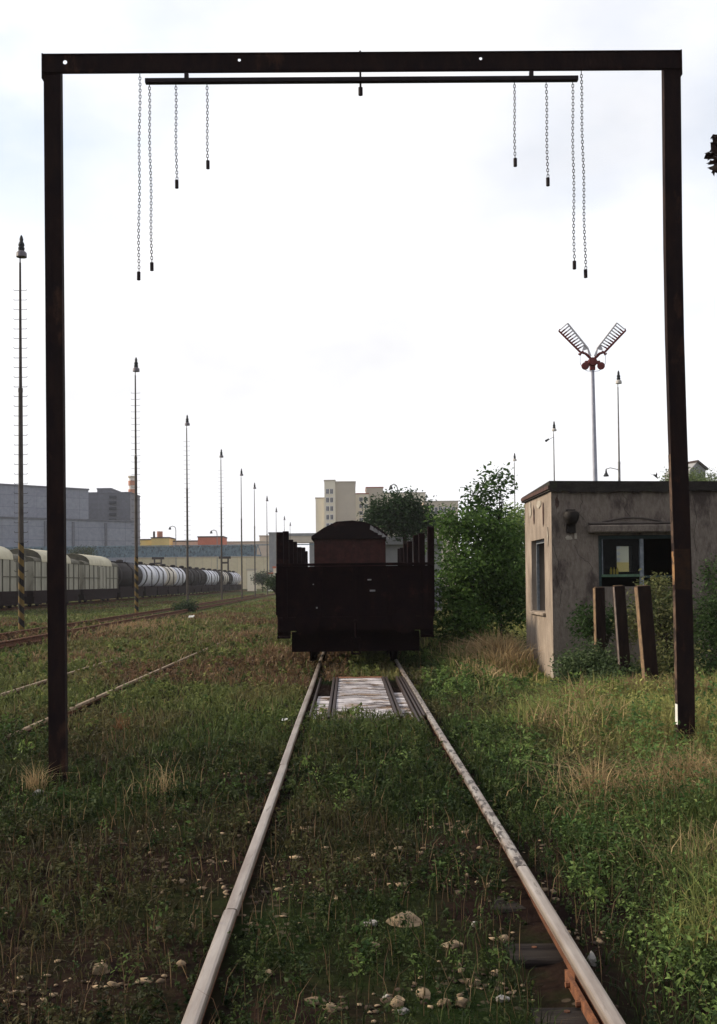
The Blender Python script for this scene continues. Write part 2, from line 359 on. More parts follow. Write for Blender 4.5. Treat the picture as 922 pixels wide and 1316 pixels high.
ng = t.nodes.new('ShaderNodeTexNoise'); ng.inputs['Scale'].default_value = .22; ng.inputs['Detail'].default_value = 9; ng.inputs['Roughness'].default_value = .75; t.links.new(tcn.outputs['Object'], ng.inputs[0])
rg = t.nodes.new('ShaderNodeValToRGB'); rg.color_ramp.elements[0].position = .44; rg.color_ramp.elements[1].position = .56; rg.color_ramp.elements[0].color = (.05, .085, .028, 1); rg.color_ramp.elements[1].color = (.10, .075, .045, 1); t.links.new(ng.outputs[0], rg.inputs[0])
mf = t.nodes.new('ShaderNodeMix'); mf.data_type = 'RGBA'; t.links.new(fy.outputs[0], mf.inputs[0]); t.links.new(mx.outputs[2], mf.inputs[6]); t.links.new(rg.outputs[0], mf.inputs[7])
t.links.new(mf.outputs[2], b.inputs['Base Color'])
g = npmesh('ground', np.stack([X.ravel(), Y.ravel(), Z.ravel()], 1), F, 'soil'); tag(g, kind='structure')
for p in g.data.polygons: p.use_smooth = True

# ------------------------------------------------------------------ tracks
def rail_mesh(pts, zt=0.0, head=.036):
    """rail swept along pts [(x, y)], returns (head MB, body MB)"""
    h = MB(); b = MB()
    hp = [(-head, -.035), (-head, -.012), (-head * .86, -.004), (-head * .5, 0), (head * .5, 0), (head * .86, -.004), (head, -.012), (head, -.035)]
    bp = [(-.034, -.0352), (.034, -.0352), (.010, -.055), (.010, -.135), (.068, -.15), (.068, -.16), (-.068, -.16), (-.068, -.15), (-.010, -.135), (-.010, -.055)]
    for mb, pr in ((h, hp), (b, bp)):
        n = len(pr); vs = []; fs = []
        for k, p in enumerate(pts):
            zz = zt + (p[2] if len(p) > 2 else 0)
            for u, z in pr: vs.append((p[0] + u, p[1], zz + z))
        for k in range(len(pts) - 1):
            for i in range(n): fs.append((k * n + i, k * n + (i + 1) % n, (k + 1) * n + (i + 1) % n, (k + 1) * n + i))
        fs += [tuple(range(n)), tuple(range((len(pts) - 1) * n, len(pts) * n))]
        mb.add(vs, fs)
    return h, b
def add_rail(parent, pts, m='rail_top', zt=0.0, head=.031):
    h, b = rail_mesh(pts, zt, head); o = b.build('rail', 'rail_side', parent); h.build('rail_head', m, o); return o
def wob(y, k): return .0022 * math.sin(y * .8 + k)
tr = thing('railway_track', 'main overgrown track with bright rails running under the gauge frame to the dark wagon', 'railway track')
GX = .754
yj = on(293, 1168).y; yj2 = on(360, 982).y
def seg(side, y0, y1, k, off=0.0):
    n = max(2, int((y1 - y0) / .7)); return [(TC + side * GX + wob(y, k) + off, y) for y in np.linspace(y0, y1, n)]
add_rail(tr, seg(-1, -2, yj - .006, 1)); add_rail(tr, seg(-1, yj + .006, yj2 - .008, 1, .005)); add_rail(tr, seg(-1, yj2 + .008, 62, 1))
add_rail(tr, seg(1, -2, 5.9, 2), 'rail_top'); add_rail(tr, seg(1, 5.912, 62, 2), 'rail_top_worn')
fp = MB().box(TC + GX - .052, TC + GX - .036, 3.6, 4.5, -.11, -.06); 
for yy in (3.7, 3.95, 4.2, 4.4): fp.bar((TC + GX - .07, yy, -.085), (TC + GX - .03, yy, -.085), .014, n=6)
fp.build('fishplate', 'rust_plate', tr)
for yy in (3.45, 4.17, 4.9, 5.6):
    for s in (-1, 1):
        bp_ = MB().box(TC + GX - s * 0 + (-.15 if s < 0 else .069), TC + GX + (-.069 if s < 0 else .15), yy - .08, yy + .08, -.165, -.135).build('tie_plate', 'rust_plate', tr, bevel=.004)
        MB().bar((TC + GX + s * .11, yy, -.134), (TC + GX + s * .11, yy, -.10), .013, n=6).build('bolt', 'rail_side', bp_)
for k in range(14):
    y = 2.7 + k * .72 + random.uniform(-.04, .04); a = random.uniform(-.02, .02)
    mm = Matrix.Translation((TC, y, 0)) @ Matrix.Rotation(a, 4, 'Z')
    MB().box(-1.25, 1.25, -.12, .12, -.26, (-.078 if k == 1 else -.098) + random.uniform(-.006, .004), mm).build('sleeper', 'sleeper_wood', tr, bevel=.012)
t2 = thing('railway_track', 'thin rusty near side track half buried in weeds, left of the gauge frame', 'railway track', group='side tracks on the left')
add_rail(t2, [(-3.60, 11.5, -.02), (-3.52, 16, 0), (-3.47, 22, 0), (-3.45, 29, -.02), (-3.45, 34, -.06)], 'rail_dull', -0.0, .026)
add_rail(t2, [(-5.06, 9, 0), (-5.03, 15, 0), (-4.98, 20, 0), (-4.95, 26, -.03), (-4.95, 34, -.08)], 'rail_dull', -0.0, .026)
t3 = thing('railway_track', 'dark raised second side track curving past the feet of the lamp masts', 'railway track', group='side tracks on the left')
for dx in (-10.6, -9.1):
    add_rail(t3, [(dx + .3 - .35 * ((y - 20) / 40.) if y < 60 else dx - .05 - .012 * (y - 60), y, .13) for y in np.linspace(20, 150, 40)], 'rail_side')
t4 = thing('railway_track', 'farthest left track under the standing row of goods wagons and tank wagons', 'railway track', group='side tracks on the left')
for dx in (-23.65, -22.15): add_rail(t4, [(dx, 45, .08), (dx, 240, .08)], 'rail_side')

# weighbridge between the rails
wb = thing('weighbridge', 'sunken weighbridge plate with wet pale planks and inner rails between the track rails', 'weighbridge', (TC, 15.4, 0))
pl = MB()
ends = np.linspace(-2.75, 2.5, 15)
for i in range(14):
    pl.box(-.352, .352, ends[i] + .006, ends[i + 1] - .006, -.075, -.032 + random.uniform(-.006, .006))
pl.build('deck_planks', 'wet_planks', wb, bevel=.004)
MB().box(-.40, .40, -2.93, -2.76, -.15, -.028).build('kerb', 'concrete', wb, bevel=.01)
MB().box(-.40, .40, 2.52, 2.7, -.15, -.026).build('kerb', 'rust_plate', wb, bevel=.01)
MB().box(-.665, -.64, -2.7, 2.5, -.10, -.02).build('guard_rail', 'pit_steel', wb, bevel=.005)
MB().box(.452, .575, -2.7, .2, -.10, -.050).build('side_plank', 'wet_planks', wb)
MB().box(-.62, -.452, -2.7, -.1, -.10, -.055).build('side_plank', 'wet_planks', wb)
for s in (-1, 1):
    for j, u in enumerate((.376, .430)):
        MB().box(s * u - .018, s * u + .018, -2.74, 2.5, -.12, -.012 - .003 * j).build('inner_rail', 'pit_steel', wb, bevel=.006)
for u in (.60, .65, .695): MB().box(u - .014, u + .014, -3.3 + (u - .60) * 6, 2.5, -.10, -.008).build('guard_rail', 'pit_steel', wb, bevel=.005)

# ------------------------------------------------------------------ loading gauge gantry
GY = 9.03
ga = thing('loading_gauge', 'tall black steel loading gauge frame of two posts and a cross beam over the track', 'loading gauge', (0, GY, 0))
PXL, PXR = at(74, 990, GY).x, at(882, 935, GY).x
TL, TR_ = at(67, 90, GY), at(863, 90, GY)
def hpost(xb, xt, zt, zb, wob_=0):
    mb = MB(); hw = .071; steps = 8; vs = []; fs = []
    for k in range(steps + 1):
        f = k / steps; z = zb + (zt - zb) * f; x = xb + (xt - xb) * f + wob_ * .012 * math.sin(f * PI * 2.3)
        vs += [(x - hw, .0, z), (x + hw, .0, z), (x + hw, .075, z), (x - hw, .075, z)]
    for k in range(steps):
        for i in range(4): fs.append((k * 4 + i, k * 4 + (i + 1) % 4, k * 4 + 4 + (i + 1) % 4, k * 4 + 4 + i))
    fs += [(0, 1, 2, 3), tuple(steps * 4 + i for i in range(4))]
    return mb.add(vs, fs)
BT = at(461, 69, GY).z; BB = at(461, 93, GY).z
hpost(PXL, TL.x, BB + .06, -.5).build('post', 'black_steel', ga)
rp = hpost(PXR, TR_.x, BB + .06, -.3, 1).build('post', 'black_steel', ga)
# sunlight on the right post's left face painted as strips, white paint below
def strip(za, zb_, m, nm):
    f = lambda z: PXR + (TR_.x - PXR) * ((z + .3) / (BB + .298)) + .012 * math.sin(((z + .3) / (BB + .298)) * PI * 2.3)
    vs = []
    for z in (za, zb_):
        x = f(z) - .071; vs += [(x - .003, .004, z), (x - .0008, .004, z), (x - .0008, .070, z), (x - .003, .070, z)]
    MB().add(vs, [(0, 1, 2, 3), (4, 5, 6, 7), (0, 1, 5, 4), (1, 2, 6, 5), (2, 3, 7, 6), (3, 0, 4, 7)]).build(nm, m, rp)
strip(1.50, 1.78, 'lit_edge_orange', 'lit_edge_strip'); strip(.33, .50, 'white_paint', 'white_paint_strip'); strip(.52, 1.45, 'lit_edge_dull', 'lit_edge_strip')
strip(1.85, 2.6, 'lit_edge_dull', 'lit_edge_strip')
xq = PXR + (TR_.x - PXR) * .31
MB().box(xq - .066, xq + .066, -.003, -.001, 1.46, 1.80).build('rust_patch', 'rust_dark', rp)
# beam: channel with real bolt holes in its web
XL, XR = at(55, 80, GY).x, at(875.5, 78, GY).x
holes = [at(84, 84, GY), at(308, 83, GY), at(618, 79, GY)]
bmb = MB(); hs = .024
zt, zb = BT, BB
cuts = [XL]
for h in holes: cuts += [h.x - .05, h.x + .05]
cuts.append(XR)
y0, y1 = -.004, -.001
for i in range(0, len(cuts), 2): bmb.box(cuts[i], cuts[i + 1], y0, y1, zb, zt)
for h in holes:
    n = 12; ring = []; sq = []
    hz = (zb + zt) / 2 + (.02 if h is holes[0] else .03)
    rr = .018 if h is holes[0] else .013
    for i in range(n):
        a = 2 * PI * i / n + PI / n; ring.append((h.x + rr * math.cos(a), hz + rr * math.sin(a)))
        c, s_ = math.cos(a), math.sin(a); k = 1 / max(abs(c), abs(s_))
        sq.append((h.x + .05 * c * k, (zb + zt) / 2 + (zt - zb) / 2 * s_ * k))
    vs = [(u, y, z) for y in (y0, y1) for u, z in ring] + [(u, y, z) for y in (y0, y1) for u, z in sq]
    fs = []
    for i in range(n):
        j = (i + 1) % n
        fs += [(i, j, 2 * n + j, 2 * n + i), (n + i, n + j, 3 * n + j, 3 * n + i), (i, j, n + j, n + i)]
    for sx in (-1, 1):
        pass
    bmb.add(vs, fs)
bmb.box(XL, XR, -.010, .08, zt + .001, zt + .012).box(XL, XR, -.010, -.0005, zb + .014, zb + .028)
bo = bmb.build('cross_beam', 'black_steel', ga)
tilt = (at(875, 67, GY).z - at(55, 73, GY).z) / (XR - XL)
for xe in (XL, XR): MB().box(xe - .006, xe + .006, -.014, .085, zb - .04, zt + .014).build('end_plate', 'black_steel', ga)
gb0, gb1 = at(187, 105, GY).x, at(743, 102, GY).x; gzb = at(461, 103, GY).z
MB().box(gb0, gb1, -.025, .025, gzb - .02, gzb + .02).build('gauge_bar', 'gauge_bar', ga, bevel=.004)
for px in (240, 683):
    x = at(px, 95, GY).x; MB().box(x - .017, x + .017, -.02, .02, gzb + .022, zb - .002).build('hanger', 'gauge_bar', ga)
x = at(463.5, 100, GY).x
MB().lathe([(.019, gzb - .115), (.019, gzb - .05), (.009, gzb - .049), (.009, zt + .013), (.013, zt + .014), (.006, zt + .04)], (x, .03, 0), 10).build('centre_pin', 'gauge_bar', ga)
# chains
def chain_links(a, b, rnd, face):
    mb = MB(); a = Vector(a); b = Vector(b); Ln = (a - b).length; pitch = .0255; n = int(Ln / pitch); d = (b - a) / n
    R1, r = .0085, .0033; mj, mi = 12, 5
    up = Vector((0, 0, 1))
    for k in range(n):
        c = a + d * (k + .5); c.x += .003 * math.sin(k * .21 + rnd)
        u = Vector((1, 0, 0)) if k % 2 else Vector((0, 1, 0)); u = Matrix.Rotation(.08 * rnd - face, 3, 'Z') @ u
        wv = d.normalized(); nrm = u.cross(wv); base = []
        for i in range(mj):
            t_ = 2 * PI * i / mj; cc = u * math.cos(t_) * R1 + wv * (math.sin(t_) * R1 + (.006 if math.sin(t_) > 0 else -.006)); rad = (u * math.cos(t_) + wv * math.sin(t_))
            for j in range(mi):
                s_ = 2 * PI * j / mi; base.append(c + cc + (rad * math.cos(s_) + nrm * math.sin(s_)) * r)
        mb.add(base, [(i * mi + j, i * mi + (j + 1) % mi, ((i + 1) % mj) * mi + (j + 1) % mi, ((i + 1) % mj) * mi + j) for i in range(mj) for j in range(mi)])
    return mb
for (pt, yt, pb, yb, lab) in (
    (180, 95, 178.5, 360, 'longest left chain with end weight, hung straight from the beam at the far left'),
    (192, 110, 195.5, 348, 'long left chain hung from the very left end of the thin bar'),
    (226, 110, 227.5, 242, 'middle length chain, third from the left post'),
    (266, 110, 267.5, 217, 'shortest left chain, nearest the centre on the left side'),
    (661, 107, 662.5, 214, 'shortest right chain, nearest the centre on the right side'),
    (702, 107, 704.5, 239, 'middle length chain, third from the right post'),
    (736, 105, 738.5, 346, 'long right chain hung from the very right end of the thin bar'),
    (747, 92, 753, 357, 'longest right chain, slanting slightly outwards from the beam at the far right')):
    a = at(pt, yt, GY); b = at(pb, yb, GY); a.z = min(a.z, (gzb - .021) if 185 < pt < 745 else zb - .001)
    if 185 < pt < 745: a.z = gzb - .021
    root = thing('hanging_chain', lab, 'chain', a, group='gauge chains hanging from the frame')
    rel = b - a; rel.y = 0; wt = rel.normalized() * .07
    chain_links((0, 0, 0), rel - wt, random.random(), a.x / 9).build('chain_links', 'chain_steel', root)
    MB().bar(rel - wt - Vector((0, 0, 0)), rel, .016, .016, 10).build('end_weight', 'gauge_bar', root, bevel=.002)

# ------------------------------------------------------------------ shed
SX0, SX1, SY0, SY1 = 3.40, 9.2, 18.0, 20.75
SH = at(710, 631, SY0).z
def wall_holes(u0, u1, z0, z1, holes, a, b, axis, ztop=None):
    """wall in plane of axis with rectangular holes [(ua,ub,za,zb)], thickness a..b, one closed skin"""
    U = sorted({u0, u1, *[h[0] for h in holes], *[h[1] for h in holes]}); Zs = sorted({z0, z1, *[h[2] for h in holes], *[h[3] for h in holes]})
    f = (lambda u, t, z: (u, t, z)) if axis == 'X' else (lambda u, t, z: (t, u, z))
    mb = MB(); cell = {}
    for i in range(len(U) - 1):
        for j in range(len(Zs) - 1):
            cu, cz = (U[i] + U[i + 1]) / 2, (Zs[j] + Zs[j + 1]) / 2
            cell[i, j] = not any(h[0] < cu < h[1] and h[2] < cz < h[3] for h in holes)
    for (i, j), ok in cell.items():
        if not ok: continue
        ua, ub, za, zb2 = U[i], U[i + 1], Zs[j], Zs[j + 1]
        for t_ in (a, b): mb.add([f(ua, t_, za), f(ub, t_, za), f(ub, t_, zb2), f(ua, t_, zb2)], [(0, 1, 2, 3)])
        for (di, dj, p, q) in ((-1, 0, (ua, za), (ua, zb2)), (1, 0, (ub, za), (ub, zb2)), (0, -1, (ua, za), (ub, za)), (0, 1, (ua, zb2), (ub, zb2))):
            if not cell.get((i + di, j + dj), False):
                mb.add([f(p[0], a, p[1]), f(q[0], a, q[1]), f(q[0], b, q[1]), f(p[0], b, p[1])], [(0, 1, 2, 3)])
    return mb
sh = thing('shed', 'derelict flat roofed plaster hut with empty windows behind the right gauge post', 'shed', (0, 0, 0))
W1 = at(769, 688, SY0); W2 = at(878, 753, SY0)
fw = (W1.x, W2.x, W2.z, W1.z)
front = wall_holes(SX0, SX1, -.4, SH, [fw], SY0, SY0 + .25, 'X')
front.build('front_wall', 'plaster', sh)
ly0, ly1 = 18.72, 20.05
lw = (ly0, ly1, at(699, 787, 18.8).z, at(697, 692, 18.8).z)
wall_holes(SY0 + .252, SY1, -.4, SH, [lw], SX0 + .003, SX0 + .25, 'Y').build('side_wall', 'plaster_lit', sh)
# thin strip carrying the side wall's painted sunlit tone up to the corner
MB().box(SX0 - .004, SX0 + .0, SY0 + .002, SY0 + .251, -.4, SH).build('corner_render', 'plaster_lit', sh)
b1, b2 = at(789, 735, SY1), at(808, 702, SY1)
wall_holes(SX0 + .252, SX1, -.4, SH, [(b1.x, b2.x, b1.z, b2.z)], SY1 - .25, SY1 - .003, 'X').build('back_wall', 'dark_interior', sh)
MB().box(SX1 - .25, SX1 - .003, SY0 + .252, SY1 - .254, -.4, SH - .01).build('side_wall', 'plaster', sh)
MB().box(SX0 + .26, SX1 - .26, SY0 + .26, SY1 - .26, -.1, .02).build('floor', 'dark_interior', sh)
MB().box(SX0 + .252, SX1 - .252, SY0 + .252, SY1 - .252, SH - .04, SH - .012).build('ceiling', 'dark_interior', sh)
# roof slab falling a little to the right and to the back
def roofslab(x0, x1, y0, y1, z, th, sx, sy):
    vs = []
    for dz in (0, th):
        for (x, y) in ((x0, y0), (x1, y0), (x1, y1), (x0, y1)):
            vs.append((x, y, z + dz - (0 if dz == 0 else sx * (x - x0) + sy * (y - y0))))
    return MB().add(vs, [(0, 1, 2, 3), (4, 5, 6, 7), (0, 1, 5, 4), (1, 2, 6, 5), (2, 3, 7, 6), (3, 0, 4, 7)])
rf = roofslab(SX0 - .04, SX1 + .05, SY0 - .06, SY1 + .06, SH + .002, at(708, 618, SY0 - .06).z - SH, .012, .02).build('roof_slab', 'roof_tar', sh)
rr = random.Random(3)
mo = MB(); pr_ = [(SX0 - .02, SH + .04)]
for k in range(0):       # torn felt and moss along the eave
    x = rr.uniform(SX0, SX1); l_ = rr.uniform(.03, .12); mo.add([(x, SY0 - .064, SH + .05), (x + l_, SY0 - .066, SH + .05), (x + l_ * .8, SY0 - .068, SH - rr.uniform(.0, .05)), (x + l_ * .3, SY0 - .068, SH - rr.uniform(0, .04))], [(0, 1, 2, 3)])
xx = SX0 - .02
while xx < SX1: pr_.append((xx, SH - rr.uniform(0, .045))); xx += rr.uniform(.02, .12)
pr_ += [(SX1, SH - .02), (SX1, SH + .02)]
mo.prism(pr_, SY0 - .068, SY0 - .063); mo.build('torn_felt', 'roof_tar', rf)
MB().box(SX0 - .062, SX0 - .043, SY0 - .05, SY1 + .05, SH + .03, SH + .09).build('eave_trim', 'roof_side', rf)
# canopy over the front window with cracked arch render
ca, cb_ = at(755, 686, SY0), at(872, 686, SY0); ct = at(757, 673, SY0).z
can = MB().box(ca.x, cb_.x, SY0 - .16, SY0 - .003, ca.z + .01, ct - .03).build('window_canopy', 'plaster', sh, bevel=.02)
MB().box(ca.x + .01, cb_.x - .01, SY0 - .09, SY0 - .004, ct - .02, ct + .02).build('canopy_ledge', 'concrete', can, bevel=.015)
am = MB()
for k in range(12):
    f0, f1 = k / 12, (k + 1) / 12; xa, xb_ = ca.x + .25 + f0 * 1.0, ca.x + .25 + f1 * 1.0
    ha, hb = .07 * math.sin(f0 * PI), .07 * math.sin(f1 * PI)
    am.bar((xa, SY0 - .012, ct + .025 + ha), (xb_, SY0 - .012, ct + .025 + hb), .014, n=6)
am.build('render_crack', 'concrete', sh)
# front window frame
def frame_bars(parent, bars, m, nm='frame'):
    mb = MB()
    for b_ in bars: mb.box(*b_)
    return mb.build(nm, m, parent)
fx0, fx1, fz0, fz1 = fw
win = frame_bars(sh, [(fx0 + .001, fx0 + .06, SY0 + .06, SY0 + .12, fz0 + .002, fz1 - .002), (fx0 + .062, fx1 - .002, SY0 + .06, SY0 + .12, fz1 - .06, fz1 - .002)], 'frame_green', 'front_window')
mx_ = at(826, 700, SY0).x; tz = at(800, 739, SY0).z
MB().box(mx_ - .03, mx_ + .03, SY0 + .055, SY0 + .125, fz0 + .002, fz1 - .062).build('mullion', 'frame_grey', win)
MB().box(fx0 + .062, mx_ - .032, SY0 + .06, SY0 + .12, tz - .03, tz + .012).build('transom', 'sill_green', win)
MB().box(mx_ + .032, fx1 - .002, SY0 + .06, SY0 + .12, tz - .05, tz - .012).build('transom', 'frame_green', win)
MB().box(fx0 + .075, fx0 + .09, SY0 + .065, SY0 + .11, tz + .014, fz1 - .062).build('casement_bar', 'frame_grey', win)
MB().box(fx0 + .092, mx_ - .034, SY0 + .088, SY0 + .092, tz + .014, fz1 - .064).build('pane', 'window_glass', win)
# side window: empty, with bars
sw = frame_bars(sh, [(SX0 + .09, SX0 + .14, ly0 + .001, ly0 + .05, lw[2] + .002, lw[3] - .002), (SX0 + .09, SX0 + .14, ly1 - .05, ly1 - .001, lw[2] + .002, lw[3] - .002), (SX0 + .09, SX0 + .14, ly0 + .052, ly1 - .052, lw[3] - .06, lw[3] - .002)], 'frame_grey', 'side_window')
MB().box(SX0 + .095, SX0 + .135, ly0 + .33, ly0 + .38, lw[2] + .002, lw[3] - .062).build('mullion', 'frame_grey', sw)
MB().box(SX0 + .095, SX0 + .135, ly0 + .052, ly0 + .328, 1.55, 1.60).build('transom', 'frame_grey', sw)
MB().box(SX0 - .05, SX0 - .001, ly0 - .05, ly1 + .05, lw[2] - .06, lw[2] - .01).build('window_sill', 'plaster_lit', sh, bevel=.008)
# fallen plaster: pale bare spots at the corner foot and below the roof
def patch(cx, cz, w_, h_, face, nm='bare_plaster', m='bare_patch', seed=0, th=.008):
    r_ = random.Random(seed); n = 14; pts = []
    for i in range(n):
        a = 2 * PI * i / n; k = r_.uniform(.65, 1.1); pts.append((cx + w_ / 2 * k * math.cos(a), cz + h_ / 2 * k * math.sin(a)))
    mb = MB()
    if face == 'front': mb.prism(pts, SY0 - th, SY0 - .001, 'Y')
    else: mb.prism(pts, SX0 - th, SX0 - .0045 if th > .006 else SX0, 'X')
    return mb.build(nm, m, sh)
patch(20.2, .10, .55, .62, 'side', seed=1); patch(18.12, .05, .18, .5, 'side', seed=2)
patch(18.35, 2.3, .12, .34, 'side', seed=3, th=.012); patch(19.2, 2.9, .5, .18, 'side', seed=4, th=.01); patch(20.1, 2.86, .3, .3, 'side', seed=5, th=.01)
patch(18.75, 2.72, .12, .5, 'side', seed=6, th=.009, m='roof_side'); patch(19.7, 2.74, .14, .4, 'side', seed=8, th=.009, m='roof_side')
a_ = at(731, 691, SY0); patch(a_.x, a_.z, .14, .10, 'front', seed=7)
for ci, pts in enumerate(([(712, 700), (718, 722), (715, 741), (722, 760), (719, 790)], [(745, 632), (749, 645), (744, 660), (752, 672)], [(800, 634), (806, 645), (803, 655), (811, 668)], [(890, 640), (896, 668), (892, 690), (899, 716)], [(738, 700), (746, 716), (756, 722), (764, 736)])):
    q_ = [at(a, b, SY0) for a, b in pts]; cm = MB(); q_ = [q for p_, n_ in zip(q_, q_[1:]) for q in (p_, p_.lerp(n_, .35) + Vector((rr.uniform(-.02, .02), 0, 0)), p_.lerp(n_, .7) + Vector((rr.uniform(-.025, .025), 0, 0)))]; cm.path([(p.x, SY0 - .0005, p.z) for p in q_], .0028, 5); cm.build('crack', 'dark_interior', sh)
for (px, py, w_, h_, sd_) in ((716, 645, .07, .24, 22),):
    p = at(px, py, SY0); patch(p.x, p.z, w_, h_, 'front', 'fallen_render', 'brick_worn', seed=sd_, th=.004)
p = at(713, 862, SY0); patch(p.x + .03, p.z, .10, .34, 'front', seed=31)
# old lamp housing on the front wall
lp = at(733, 668, SY0)
wl = MB(); wl.lathe([(.03, 0), (.08, .03), (.12, .10), (.135, .16), (.12, .22), (.05, .25)], (lp.x, SY0 - .10, lp.z - .1), 12)
wl.box(lp.x - .07, lp.x + .08, SY0 - .05, SY0 - .002, lp.z - .22, lp.z + .17)
wl.build('wall_lamp', 'lamp_black', sh, smooth=True)
MB().box(at(728, 0, SY0).x, at(728, 0, SY0).x + .04, SY0 - .02, SY0 - .002, lp.z - .32, lp.z - .225).build('conduit', 'bare_patch', sh)
for i, px in enumerate((785.5, 789.5, 793.5)):
    p = at(px, 735, SY0 + .16)
    o = MB().lathe([(.012, 0), (.021, .002), (.021, .085), (.015, .10), (.009, .105), (.009, .125), (.004, .128)], (0, 0, 0), 10).build('plastic_bottle', 'yellow_plastic', None, smooth=True)
    o.location = (p.x, SY0 + .16, tz + .014); o.scale = (.95, .95, .95)
    tag(o, ('leftmost of the three small yellow bottles on the hut window sill', 'middle one of the three small yellow bottles on the hut window sill', 'rightmost of the three small yellow bottles on the hut window sill')[i], 'bottle', 'yellow bottles in the hut window')
MB().box(fx0 + .062, mx_ - .032, SY0 + .122, SY0 + .30, tz - .02, tz + .013).build('inner_sill', 'frame_green', sh)

# leaning posts in front of the shed
for (tx, ty, bx, by_, Yd, w_, lab, em) in (
    (770, 755, 772, 838, 16.6, .15, 'shortest upright sleeper post with orange lit edge, nearest the hut window', 1),
    (795, 753, 802, 850, 15.1, .15, 'middle dark sleeper post standing between the other two before the hut', 0),
    (826, 753, 838, 890, 13.5, .17, 'tallest dark leaning sleeper post nearest the camera in front of the hut', 1)):
    T, B = at(tx, ty, Yd), at(bx, by_, Yd); B = B + (B - T) * .15; hw = w_ / 2
    po = thing('sleeper_post', lab, 'post', (B.x, Yd, B.z), group='old sleeper posts by the hut')
    d = T - B; ang = math.atan2(d.x, d.z); Ln = d.length
    m_ = Matrix.Rotation(ang, 4, 'Y') @ Matrix.Rotation(R(3), 4, 'Z')
    MB().box(-hw, hw, -.06, .06, 0, Ln, m_).build('shaft', 'post_wood', po, bevel=.006)
    MB().box(-hw - .005, -hw + .003, -.064, (.055 if em else .01), .12, Ln - .01, m_).build('lit_edge', 'post_edge' if em else 'post_edge_dull', po)  # sunlit left edge of the post, its light put into a strip's colour
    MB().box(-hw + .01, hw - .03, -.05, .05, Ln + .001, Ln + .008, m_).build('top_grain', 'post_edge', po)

# ------------------------------------------------------------------ stake wagon
WY = 20.0
wg = thing('stake_wagon', 'near black flat wagon with upright stakes, its tall end board facing the camera', 'railway wagon', (.12, WY, 0))
HB = 1.44; EZ0, EZ1 = at(450, 793, WY).z, at(450, 727, WY).z
ebm = MB().box(-HB + .01, HB - .01, .02, .07, EZ0 + .01, EZ1 - .01)
for k in range(6):
    za = EZ0 + (EZ1 - EZ0) * k / 6; zc_ = EZ0 + (EZ1 - EZ0) * (k + 1) / 6; dy = random.uniform(-.008, .008)
    ebm.box(-HB, HB, dy, .018, za + .008, zc_ - .008)
ebm.build('end_board', 'wagon_black', wg)
eb = MB()
for u in (-1.3, -.65, 0, .65, 1.3): eb.box(u - .045, u + .045, -.06, -.002, EZ0 - .05, EZ1 - .03)
eb.box(-HB - .01, HB + .01, -.045, .09, EZ1 + .001, EZ1 + .05); eb.build('end_ribs', 'wagon_black', wg, bevel=.006)
MB().box(-1.38, 1.38, .08, 13, .98, 1.15).build('deck', 'wagon_black', wg)
for s in (-1, 1):
    MB().box(s * HB - .035, s * HB + .035, .08, 13, .95, EZ1 - .12).build('side_board', 'wagon_black', wg)
    for k in range(7):
        y = .45 + k * 2.08; hz = 2.56 + (0.02 if k % 2 else 0)
        MB().box(s * (HB - .02) - .062, s * (HB - .02) + .062, y - .07, y + .07, .9, hz + random.uniform(-.06, .05), Matrix.Translation((random.uniform(-.015, .015), 0, 0)) @ Matrix.Rotation(random.uniform(-.008, .008), 4, 'Y')).build('stake', 'wagon_black', wg, bevel=.008)
MB().box(-1.42, 1.42, -.045, .055, .66, EZ0 + .006).build('headstock', 'wagon_black', wg, bevel=.01)
MB().box(-1.1, 1.1, .06, 12.9, .62, .90).box(-1.2, 1.2, .35, .6, .25, .62).box(-1.1, 1.2, 4.2, 4.4, .2, .62).build('underframe', 'wagon_black', wg)
for s in (-1, 1):
    bf = MB().lathe([(.11, 0), (.11, -.25), (.075, -.26), (.075, -.48)], (s * .875, -.05, .84), 14, 'Y').build('buffer', 'wagon_black', wg, smooth=True)
    MB().lathe([(.08, 0), (.21, -.01), (.225, -.03), (.16, -.045)], (s * .875, -.53, .84), 18, 'Y').build('buffer_head', 'wagon_black', bf, smooth=True)
    st_ = MB().box(s * 1.33 - .12, s * 1.33 + .12, -.02, .2, .52, .56).box(s * 1.43 - .012, s * 1.43 + .012, .0, .04, .56, .95).box(s * 1.23 - .012, s * 1.23 + .012, .0, .04, .56, .95).box(s * 1.33 - .12, s * 1.33 + .12, .20, .22, .52, .95); st_.build('foot_step', 'wagon_black', wg)
    for y in (1.2, 3.0, 9.6, 11.4):
        wh = MB().lathe([(.2, -.02), (.42, -.03), (.46, -.07), (.49, -.075), (.49, -.10), (.46, -.10), (.42, .03), (.2, .05)], (s * .78, y, .46), 24, 'X').build('wheel', 'wagon_black', wg, smooth=True)
        MB().box(s * 1.0 - .12, s * 1.0 + .12, y - .15, y + .15, .32, .62).build('axle_box', 'wagon_black', wh, bevel=.02)
MB().bar((-.8, 1.2, .46), (.8, 1.2, .46), .08, n=10).bar((-.8, 3, .46), (.8, 3, .46), .08, n=10).build('axle', 'wagon_black', wg)
cp = MB().bar((0, -.06, .83), (0, -.36, .83), .035, n=8).bar((0, -.34, .83), (.0, -.40, .55), .022, n=8).bar((.07, -.38, .55), (.07, -.33, .25), .02, n=8).bar((-.07, -.38, .55), (-.07, -.33, .25), .02, n=8).bar((-.07, -.33, .25), (.07, -.33, .25), .02, n=8)
cp.build('coupling', 'wagon_black', wg)
